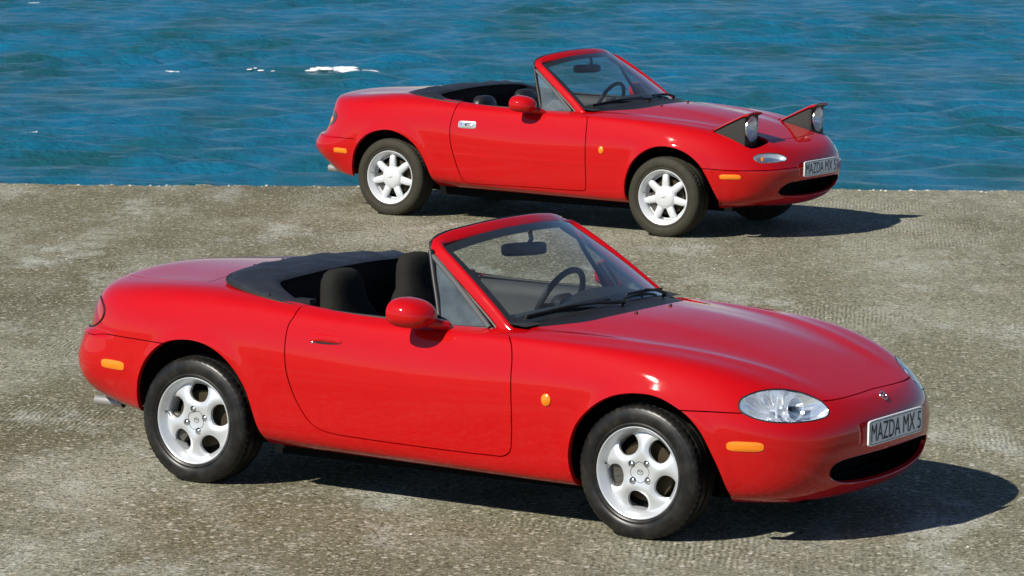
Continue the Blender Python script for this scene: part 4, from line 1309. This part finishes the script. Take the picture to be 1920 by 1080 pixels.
    for y in (-.152, .152):
        pj, nj = S.PN(*[np.array([q]) for q in iv([(-.374, -.152)], 'top')[0]])
        MB().lathe([(.0085, 0), (.0085, .004), (.006, .008), (.0003, .010)], 12, 'z', (pj[0][0], y, pj[0][2])).build('washer_jet', M['black'], root)
    # wheels
    for i, (x, y, rot) in enumerate(((.008, -.708, 48), (-2.260, -.718, 14), (0, .708, 20), (-2.265, .718, 60))):
        make_wheel_alloy5('wheel', root, (x, y, .279), -1 if y < 0 else 1, rot)
    for sd in (1, -1):
        wheel_well(root, .05, .262, .365, -.73, -.45, -sd); wheel_well(root, -2.235, .275, .382, -.745, -.45, -sd, 163)
    # underside
    mb = MB(); mb.box((-1.10, 0, .200), (1.62, 1.34, .09)); mb.box((-1.0, 0, .22), (2.8, 1.0, .12)); mb.box((.38, 0, .21), (.5, .95, .08)); mb.box((-2.62, 0, .31), (.55, 1.05, .09))
    mb.build('underbody', M['void'], root, False)
    ex = MB(); ex.lathe([(.018, 0), (.021, .0), (.022, .004), (.022, .16)], 20, 'x', (-3.035, -.50, .262)); 
    ex.lathe([(.0003, .03), (.018, .03), (.018, 0)], 20, 'x', (-3.035, -.50, .262))
    ex.build('exhaust_pipe', M['exhaust'], root)
    MB().lathe([(.010, 0), (.010, .006), (.004, .012), (.003, .03), (.0003, .03)], 12, 'z', (-2.35, .60, .872)).build('antenna_base', M['chrome'], root)
    return root
build_near_car()
# ------------------------------------------------------------------ far car: skin table, from the same layout
def na_rows():
    T = np.array(NB_ROWS, float)                            # rows x stations x 3
    T[:, :, 2] += .022
    T[0, :, 2] += .012; T[1, :, 2] += .012; T[2, :, 2] += .006
    # blunter nose with a flat upper face for the retracting lamps
    F = {0: [(.64,0,.215),(.63,.22,.215),(.58,.40,.225),(.50,.55,.235)],
         1: [(.735,0,.243),(.722,.24,.246),(.668,.45,.256),(.555,.62,.270)],
         2: [(.800,0,.320),(.786,.25,.322),(.727,.465,.33),(.605,.645,.34)],
         3: [(.828,0,.43),(.812,.25,.432),(.756,.465,.437),(.635,.650,.445)],
         4: [(.822,0,.52),(.806,.25,.522),(.750,.46,.527),(.622,.650,.537)],
         5: [(.788,0,.588),(.772,.245,.592),(.712,.448,.602),(.575,.638,.622)],
         6: [(.715,0,.648),(.700,.24,.652),(.640,.43,.668),(.495,.61,.700)],
         7: [(.50,0,.722),(.49,.225,.725),(.43,.40,.735),(.28,.56,.762)],
         8: [(.04,0,.825),(.03,.21,.823),(-.03,.37,.818),(-.15,.50,.818)]}
    for r, pts in F.items():
        for s_, p in enumerate(pts): T[r, s_] = p
    # tail: lower deck, upright panel above a deep bumper
    for s_ in range(11, 17):
        k = (s_-10)/6
        for r in (6, 7, 8, 9): T[r, s_, 2] -= .050*min(1, k*1.6)*{6: .9, 7: .72, 8: .55, 9: .55}[r]
    G = {1: [(-2.58,.765,.24),(-2.80,.66,.29),(-2.93,.46,.32),(-2.97,.23,.32),(-2.98,0,.32)],
         2: [(-2.60,.80,.37),(-2.90,.69,.40),(-3.04,.48,.41),(-3.085,.25,.41),(-3.10,0,.41)],
         3: [(-2.62,.812,.475),(-2.935,.70,.475),(-3.075,.49,.475),(-3.12,.25,.475),(-3.13,0,.475)],
         4: [(-2.61,.815,.575),(-2.885,.695,.565),(-3.02,.48,.562),(-3.06,.25,.56),(-3.07,0,.56)],
         5: [(-2.60,.80,.69),(-2.850,.682,.672),(-2.97,.47,.668),(-3.01,.24,.665),(-3.02,0,.665)],
         6: [(-2.59,.757,.800),(-2.835,.642,.788),(-2.952,.44,.782),(-2.99,.22,.780),(-3.0,0,.780)]}
    for r, pts in G.items():
        for j, p in enumerate(pts): T[r, 12+j] = p
    for s_ in range(12, 17): T[7, s_, 2] = min(T[7, s_, 2]+.006, .846)
    for s_ in range(13, 17): T[8, s_, 2] = .862; T[9, s_, 2] = .872
    return T
def na_disp(p, n):
    x, y, z = p[:, 0], p[:, 1], p[:, 2]
    up = np.clip(n[:, 2], 0, 1); side = np.clip(-n[:, 1], 0, 1)
    d = np.zeros(len(p))
    dl = line_dist(x, y, NB_RIDGE)
    w = ramp01(x, -.70, -.35)*(1-ramp01(x, .10, .45))*up**2
    d += .0060*bell(dl, .055)*w
    d += .0065*(1-ramp01(-y, .16, .34))*ramp01(x, -.50, -.2)*(1-ramp01(x, .30, .60))*up**3
    for cx, cz, r0 in ((.05, .285, .35), (-2.235, .285, .35)):
        rr = np.hypot(x-cx, z-cz)
        d += .008*np.exp(-((rr-r0)/.035)**2)*side**3*ramp01(z, .18, .30)
    d += .024*(1-ramp01(z, .530, .552))*ramp01(-x, 2.68, 2.90)*ramp01(z, .26, .42)
    # pressed line along the flank
    d += .0016*bell(z-.482, .011)*side**4*ramp01(-x, .25, .32)*(1-ramp01(-x, 1.88, 1.95))
    # raised rim under the front seam
    d += .004*(1-ramp01(z, .498, .512))*ramp01(x, .30, .5)*ramp01(z, .34, .46)
    return d
# ------------------------------------------------------------------ far car
def popup_lamp(root, side):
    """raised retracting headlamp: red cover plate, black wedge sides and bezel, round glass"""
    h = empty('popup_headlight', (0, 0, 0), 0, root)
    # cover plate: back edge low, front edge high; plan narrows a little towards the front
    P = []
    for t in np.linspace(0, 1, 14):
        x = .285+.290*t; z = .757+.148*t**.93-.012*max(0, t-.85)/.15
        yo = -.655+.030*t; yi = -.365-.043*t
        P.append([(x, yo+(yi-yo)*s_, z-.014*(2*s_-1)**4) for s_ in np.linspace(0, 1, 13)])
    P = np.array(P); Q = P.copy(); Q[:, :, 2] -= .007
    mb = MB(); mb.grid(P); mb.grid(Q, flip=True)
    ring = lambda A: np.concatenate([A[0], A[1:, -1], A[-1, ::-1][1:], A[::-1, 0][1:-1]])
    mb.grid(np.array([ring(P), ring(Q)]), wrap=True)
    # wedge
    wd = MB(); ins = .012
    top = Q.copy(); lo = []
    yo = top[:, 0]+np.array([0, ins, 0]); yi = top[:, -1]+np.array([0, -ins, 0])
    xf = float(yo[-1, 0])-.030                              # front face stands back under the lid
    clip = lambda A: np.minimum(A, xf)
    b0 = np.stack([clip(yo[:, 0]), yo[:, 1], np.full(14, .58)], -1); b1 = np.stack([clip(yi[:, 0]), yi[:, 1], np.full(14, .58)], -1)
    m0 = np.stack([clip(yo[:, 0]+.010), yo[:, 1], np.minimum(yo[:, 2]-.004, .86)], -1); m1 = np.stack([clip(yi[:, 0]+.010), yi[:, 1], np.minimum(yi[:, 2]-.004, .86)], -1)
    wd.grid(np.array([yo, m0, b0])); wd.grid(np.array([yi, m1, b1]), flip=True)
    # front bezel with a round opening that the glass nearly fills
    yc = (yo[-1, 1]+yi[-1, 1])/2-.006; zc = .776; rl = .0915
    hol = oval(yc, zc, rl, rl, 40)
    def bez(y, z): return (xf+.028*np.clip((z-.84)/.055, 0, 1)**2, y, z)
    outl = np.array([(yo[-1, 1], .60), (yi[-1, 1], .60), (yi[-1, 1], yi[-1, 2]+.002), (yo[-1, 1], yo[-1, 2]+.002)])
    outl = np.vstack([np.linspace(outl[i], outl[(i+1) % 4], 16, endpoint=False) for i in range(4)])
    pts = [Vector(p) for p in np.vstack([outl, hol])]
    n = len(outl); E = [(i, (i+1) % n) for i in range(n)]+[(n+i, n+(i+1) % 40) for i in range(40)]
    r = delaunay_2d_cdt(pts, E, [], 0, 1e-7)
    V = np.array([tuple(v) for v in r[0]]); F = [f for f in r[2] if len(f) == 3]
    c = np.array([V[list(f)].mean(0) for f in F]); keep = ~inpoly(c, hol) & inpoly(c, outl)
    wd.add([bez(y, z) for y, z in V], [f for f, k in zip(F, keep) if k])
    A40 = np.linspace(0, 2*math.pi, 40, endpoint=False)
    ch = MB(); ch.grid(np.array([[(bez(0, zc+rl*math.sin(a))[0]+.001, yc+rl*math.cos(a), zc+rl*math.sin(a)) for a in A40], [(xf+.010, yc+rl*.985*math.cos(a), zc+rl*.985*math.sin(a)) for a in A40], [(xf-.004, yc+rl*.955*math.cos(a), zc+rl*.955*math.sin(a)) for a in A40]]), wrap=True)
    # lens dome and bowl
    ln = MB(); bw = MB(); L = []; B = []
    for k in range(8):
        rr = rl*.965*(1-k/7*.999)
        L.append([(xf+.004+.022*(1-(rr/rl)**2), yc+rr*math.cos(a), zc+rr*math.sin(a)) for a in A40])
        B.append([(xf-.002-.050*(1-(rr/rl)**2)+.003*math.sin(8*a)*(rr/rl), yc+rr*math.cos(a), zc+rr*math.sin(a)) for a in A40])
    ln.grid(np.array(L), wrap=True); bw.grid(np.array(B), wrap=True)
    bw.tube([(xf-.05, yc, zc), (xf-.015, yc, zc)], [.014, .012], 12, up=(0, 0, 1))
    # fluted ribs on the inside of the glass
    rb = MB()
    for q in np.linspace(-.066, .066, 7):
        hh = math.sqrt(max(0, (rl*.93)**2-q*q)); rb.tube([(xf+.001, yc+q, zc-hh), (xf+.002+.018*(1-(q/rl)**2), yc+q, zc), (xf+.001, yc+q, zc+hh)], .0016, 6, up=(1, 0, 0))
    L_ = [mb, wd, ch, ln, bw, rb]
    if side < 0: L_ = [mirror(q) for q in L_]
    fix_normals(L_[0].build('cover', M['red'], h, True, 40)); fix_normals(L_[1].build('housing', M['black2'], h, True, 30)); L_[2].build('chrome_ring', M['chrome'], h)
    fix_normals(L_[3].build('lens', M['lens'], h)); L_[4].build('reflector', M['reflector'], h); L_[5].build('lens_rib', M['lens2'], h)
    return h

M['black2'] = mat('matt_black_plastic', (.018, .018, .016), rough=.55)
M['lens2'] = mat('fluted_glass', (.55, .60, .66), rough=.15, alpha=.55)

def build_far_car():
    root = empty('popup_roadster_car', (-5.3118, 9.7083, 0), R(.638))
    tag(root, 'red open roadster near the water, pop-up headlights raised and seven-spoke alloy wheels', 'car')
    S = Surf(table(na_rows()), na_disp)
    NR, NS = S.NR, S.NS; iv = S.inv; polys = {}
    af = crv([(-.285,.25),(-.290,.30),(-.276,.404),(-.225,.517),(-.141,.595),(-.044,.637),(.062,.641),(.187,.607),(.285,.535),(.344,.444),(.390,.345),(.415,.28)], 60)
    ar = crv([(-2.612,.22),(-2.605,.30),(-2.592,.372),(-2.548,.489),(-2.461,.576),(-2.345,.622),(-2.23,.630),(-2.115,.596),(-2.022,.532),(-1.952,.437),(-1.905,.333),(-1.878,.26)], 60)
    def arch(c):
        uv = iv(c, 'side'); return np.vstack([[uv[0, 0], -.6], uv, [uv[-1, 0], -.6]])
    polys['arch_f'] = arch(af); polys['arch_r'] = arch(ar)
    dens = lambda a, b, n: np.linspace(a, b, n)
    dl = crv([(-1.708,.805),(-1.718,.765),(-1.729,.70),(-1.729,.62),(-1.716,.539),(-1.673,.406),(-1.640,.325),(-1.620,.290),(-1.590,.280),(-1.4,.280),(-1.0,.284),(-.65,.286),(-.612,.292),(-.603,.33),(-.602,.5),(-.605,.70),(-.612,.78),(-.625,.812)], 110)
    duv = iv(dl, 'side')
    door = np.vstack([dens((duv[0, 0], NR-.2), duv[0], 12)[:-1], duv, dens(duv[-1], (duv[-1, 0]+.12, NR-.2), 12)[1:]])
    polys['door_o'] = strip(S, door, .007); polys['door'] = door
    # hood
    hf = iv(crv([(.632,.05),(.632,0),(.628,-.15),(.618,-.28),(.600,-.365)], 26), 'top')
    hs = iv(crv([(.43,-.367),(.28,-.372),(.255,-.50),(.235,-.66),(.0,-.69),(-.3,-.71),(-.5,-.717),(-.62,-.712)], 50), 'top')
    hr = iv(crv([(-.690,-.697),(-.60,-.61),(-.50,-.515),(-.43,-.43),(-.385,-.30),(-.37,-.17),(-.365,0),(-.366,.05)], 36), 'top')
    polys['hood'] = np.vstack([hf, hs, hr]); polys['gap_hf'] = strip(S, hf, .008); polys['gap_hs'] = strip(S, hs, .003)
    # lamp wells
    pw = iv(crv([(.30,-.645),(.45,-.64),(.575,-.61),(.615,-.56),(.632,-.47),(.622,-.40),(.595,-.372),(.45,-.368),(.31,-.37),(.285,-.40),(.280,-.52),(.285,-.62)], 70, True), 'top')
    polys['well'] = pw
    sm = iv(crv([(.20,.503),(.26,.503),(.32,.503),(.418,.498),(.529,.495),(.60,.495)], 30), 'side')
    sm2 = iv(crv([(-.63,.496),(-.55,.498),(-.40,.503),(-.2,.506),(.05,.507)], 30), 'front')
    seam = np.vstack([sm, sm2]); polys['gap_b'] = strip(S, seam, .006)
    polys['bumper'] = np.vstack([seam, [[-.3, sm2[-1, 1]], [-.3, -.6], [sm[0, 0], -.6]]])
    rs = iv(crv([(-2.56,.545),(-2.60,.545),(-2.75,.542),(-2.83,.540)], 20), 'side')
    rs = np.vstack([rs, dens(rs[-1], (NS-1+.2, rs[-1, 1]), 24)[1:]]); polys['gap_r'] = strip(S, rs, .0045)
    polys['rbumper'] = np.vstack([rs, [[NS-1+.2, -.6], [rs[0, 0], -.6]]])
    t1 = iv(crv([(-2.41,.05),(-2.41,-.2),(-2.39,-.42),(-2.37,-.55),(-2.42,-.60),(-2.55,-.585),(-2.7,-.535),(-2.82,-.47)], 46), 'top')
    t2 = iv(crv([(-.44,.76),(-.42,.68),(-.37,.62),(-.2,.60),(.05,.60)], 22), 'rear')
    polys['lid'] = np.vstack([t1, t2]); polys['gap_l'] = strip(S, t1, .007)
    lo_ = iv(crv([(-.632,.577),(-.600,.603),(-.55,.612),(-.494,.613),(-.44,.606),(-.395,.590),(-.378,.570),(-.40,.556),(-.447,.550),(-.555,.545),(-.615,.551)], 56, True), 'front')
    polys['lp_o'] = lo_
    a, b = S.offset(lo_, .005), S.offset(lo_, -.005); ar_ = lambda q: abs(np.dot(q[:, 0], np.roll(q[:, 1], 1))-np.dot(q[:, 1], np.roll(q[:, 0], 1)))
    polys['lp_i'] = a if ar_(a) < ar_(b) else b
    polys['tail'] = iv(oval(-.585, .672, .135, .062, 44, .8), 'rear')
    mo = iv(crv([(.05,.416),(-.166,.415),(-.274,.411),(-.396,.401),(-.446,.372),(-.462,.340),(-.435,.316),(-.377,.301),(-.165,.287),(0,.285),(.05,.285)], 60), 'front')
    polys['mouth'] = mo
    gu = np.unique(np.concatenate([np.linspace(i, i+1, n, endpoint=False) for i, n in enumerate([8, 8, 9, 10, 11, 10, 8, 9, 9, 8, 9, 10, 10, 8, 7, 6])]+[[NS-1.0]]))
    gv = np.unique(np.concatenate([np.linspace(i, i+1, n, endpoint=False) for i, n in enumerate([3, 6, 7, 7, 7, 7, 9, 11, 11])]+[[NR-1.0]]))
    K = Skin(S, gu, gv, polys); I = K.inside; red = M['red']
    K.take(I['arch_f'] | I['arch_r']); K.take(I['mouth'])
    F_w = K.take(I['well']); F_li = K.take(I['lp_i']); F_lo = K.take(I['lp_o']); F_tl = K.take(I['tail'])
    K.take(I['door_o'] | I['gap_hf'] | I['gap_hs'] | I['gap_b'] | I['gap_r'] | I['gap_l'])
    Fd = K.take(I['door']); Fh = K.take(I['hood']); Fb = K.take(I['bumper']); Frb = K.take(I['rbumper']); Fl = K.take(I['lid'])
    cen = K.P[K.F].mean(1)
    Fc = K.take((cen[:, 0] > -.74) & (cen[:, 0] < -.34) & (abs(cen[:, 1]) < .67) & (cen[:, 2] > .80) & inpoly(K.c, np.vstack([hr, [[-.3, NR+1], [hr[0, 0]+.05, NR+1]]])*[K.KU, 1]))
    Fs = K.take(np.ones(len(K.F), bool))
    K.panel('body_shell', Fs, red, root, flange=.022, sym=True)
    for sd in (1, -1):
        d = K.panel('door', Fd, red, root, flange=.02, side=sd)
        hu = iv(oval(-1.589, .704, .074, .0265, 40, .42), 'side'); h = pad(S, hu, .006, M['chrome2'], 'door_handle', d, sd, power=4)
        cu = iv(oval(-1.577, .704, .040, .014, 28, .5), 'side'); pad(S, cu, .0085, M['black'], 'handle_cup', h, sd)
        lu = iv(oval(-1.565, .702, .034, .0085, 24, .5), 'side'); pad(S, lu, .0125, M['chrome2'], 'lever', h, sd)
        ku = iv(oval(-1.635, .705, .006, .006, 14), 'side'); pad(S, ku, .009, M['black'], 'key_lock', h, sd)
        pad(S, iv(oval(.500, .450, .068, .0175, 32, .5), 'side'), .007, M['amber'], 'side_marker', root, sd)
        pad(S, iv(oval(-2.706, .449, .066, .0185, 32, .4), 'side'), .007, M['amber'], 'side_marker', root, sd)
        pad(S, iv(oval(-.473, .589, .0205, .026, 24), 'side'), .012, M['amber'], 'turn_signal', root, sd)
    K.panel('hood', Fh, red, root, flange=.02, sym=True)
    bmp = K.panel('front_bumper', Fb, red, root, flange=.02, sym=True)
    K.panel('rear_bumper', Frb, red, root, flange=.02, sym=True)
    K.panel('boot_lid', Fl, red, root, flange=.02, sym=True)
    K.panel('cowl_panel', Fc, M['black'], root, flange=0, off=-.004, sym=True)
    for sd in (1, -1):
        K.panel('lamp_well', F_w, M['void'], root, flange=0, off=-.055, side=sd)
        l = K.panel('front_lamp', F_lo, M['grey'], root, flange=.02, off=-.001, side=sd)
        K.panel('lens', F_li, M['lens'], l, flange=0, off=.001, side=sd)
        lamp_bowl(S, polys['lp_i'], .045, 'reflector', l, sd, .3)
        pu, pn = S.PN(*[np.array([q]) for q in iv([(-.565, .580)], 'front')[0]])
        c0 = Vector(pu[0])-Vector(pn[0])*.022; mb = MB(); mb.lathe([(.0003, .016), (.010, .012), (.013, 0), (.010, -.012), (.0003, -.016)], 14, 'z', tuple(c0))
        (mb if sd > 0 else mirror(mb)).build('amber_bulb', M['amber'], l)
        t = K.panel('tail_light', F_tl, M['darklens'], root, flange=.02, off=.003, side=sd)
        pad(S, iv(oval(-.655, .660, .030, .028, 20), 'rear'), .006, M['amber'], 'amber_section', t, sd)
        popup_lamp(root, sd)
    p0, n0 = S.PN(mo[:, 0], mo[:, 1]); half = p0[p0[:, 1] <= 1e-6]
    rows = [half, half+np.array([-.012, .004, 0]), half*[1, .96, 1]+np.array([-.09, 0, .004]), half*[1, .9, 1]+np.array([-.16, 0, 0])]
    mb = MB(); mb.grid(np.array(rows), flip=True); m2 = mirror(mb); mb.add(m2.v, m2.f)
    back = [tuple(p) for p in rows[-1]]; bk = back+[(x, -y, z) for x, y, z in back[::-1]]; mb.add(bk, [tuple(range(len(bk)))])
    mb.build('air_intake', M['void'], root, True, 60)
    lp = MB(); lp.tube(np.vstack([half, (half*[1, -1, 1])[::-1]])+np.array([-.004, 0, 0]), .005, 8, up=(1, 0, 0)); lp.build('intake_lip', red, bmp)
    license_plate(root, .834, .486)
    dx, dz = -.026, .024
    sh = lambda L: [(x+dx, y, z+dz) for x, y, z in L]
    windscreen(root, dict(path=sh([(-.655,-.690,.775),(-.70,-.685,.805),(-.78,-.667,.870),(-.92,-.637,.975),(-1.04,-.604,1.058),(-1.112,-.578,1.104),(-1.146,-.543,1.128),(-1.143,-.47,1.143),(-1.118,-.36,1.157),(-1.092,-.18,1.171),(-1.084,0,1.175)]),
        normal=(.62, 0, .78), w=(.026, .034), t=.018, seal=(-.02, 0, .01), bot=(-.565+dx, .668, .852+dz, -.130, -.046), top=(-1.062+dx, .555, 1.160+dz, -.058, -.052)))
    for sd in (1, -1):
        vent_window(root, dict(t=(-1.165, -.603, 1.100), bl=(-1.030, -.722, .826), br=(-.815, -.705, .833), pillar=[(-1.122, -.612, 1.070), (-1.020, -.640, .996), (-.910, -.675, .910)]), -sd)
        door_mirror(root, (-1.115, -.866, .880), -sd, .92)
    tub(root, .24, -.55, -2.12, .81)
    for sd in (1, -1): door_trim(root, -.86, -1.72, sd, .826)
    dashboard(root, .02, -.02)
    steering_wheel(root, (-1.09, .36, .80))
    prof = [(.34, .24, .08, .10), (.45, .25, .085, .06), (.60, .245, .085, .02), (.68, .235, .08, .0), (.745, .17, .06, -.015), (.775, .135, .052, -.02), (.80, .132, .055, -.026), (.835, .122, .055, -.032), (.862, .10, .046, -.036), (.876, .07, .034, -.038), (.880, .03, .015, -.038)]
    seat(root, -1.70, -.36, prof, M['leather']); seat(root, -1.78, .36, prof, M['leather'])
    rear_view_mirror(root, (-1.07, -.01, 1.090))
    lift = lambda L, k: [(x, y, z+k) for x, y, z in L]
    soft_top_boot(root, lift([(-1.71,-.742,.846),(-1.82,-.742,.854),(-1.94,-.730,.864),(-2.06,-.703,.872),(-2.16,-.663,.876),(-2.24,-.60,.874),(-2.30,-.50,.872),(-2.335,-.35,.873),(-2.35,-.18,.876),(-2.355,0,.878)], .0),
                  lift([(-1.72,-.705,.848),(-1.79,-.685,.856),(-1.87,-.655,.870),(-1.93,-.622,.884),(-1.96,-.585,.894),(-1.955,-.50,.906),(-1.945,-.36,.916),(-1.94,-.18,.924),(-1.94,0,.926)], .0), crest=.03)
    for sd in (1, -1):
        mb = MB(); mb.box((-1.78, -.66*sd, .850), (.085, .05, .022)); mb.build('roof_latch', M['black'], root, False)
        MB().tube([(-1.02, -.728*sd, .834), (-1.2, -.733*sd, .835), (-1.45, -.731*sd, .838), (-1.69, -.722*sd, .845)], (.009, .007), 8).build('door_seal', M['rubber'], root)
    nw = (.62, 0, .78)
    wiper(root, (-.716, -.575, .858), (-.586, -.09, .890), (-.551, -.02, .877), nw); wiper(root, (-.611, .10, .892), (-.691, .56, .862), (-.591, .42, .866), nw)
    for y in (-.20, .20):
        pj, nj = S.PN(*[np.array([q]) for q in iv([(-.345, -.20)], 'top')[0]])
        MB().lathe([(.010, 0), (.010, .005), (.007, .010), (.0003, .012)], 12, 'z', (pj[0][0], y, pj[0][2])).build('washer_jet', M['black'], root)
    for i, (x, y) in enumerate(((0, -.703), (-2.265, -.713), (0, .703), (-2.265, .713))):
        make_wheel_alloy7('wheel', root, (x, y, .279), -1 if y < 0 else 1, 90)
    for sd in (1, -1):
        wheel_well(root, .05, .275, .375, -.73, -.45, -sd); wheel_well(root, -2.235, .262, .385, -.745, -.45, -sd, 163)
    mb = MB(); mb.box((-1.10, 0, .222), (1.62, 1.34, .11)); mb.box((-1.0, 0, .24), (2.8, 1.0, .12)); mb.box((.36, 0, .25), (.45, .95, .08)); mb.box((-2.60, 0, .30), (.50, 1.05, .09))
    mb.build('underbody', M['void'], root, False)
    ex = MB(); ex.lathe([(.023, 0), (.027, .0), (.028, .004), (.028, .17)], 20, 'x', (-2.975, -.52, .285)); ex.lathe([(.0003, .03), (.023, .03), (.023, 0)], 20, 'x', (-2.975, -.52, .285))
    ex.build('exhaust_pipe', M['exhaust'], root)
    return root
M['chrome2'] = mat('bright_chrome', (.85, .85, .84), rough=.22, metal=.8)
build_far_car()
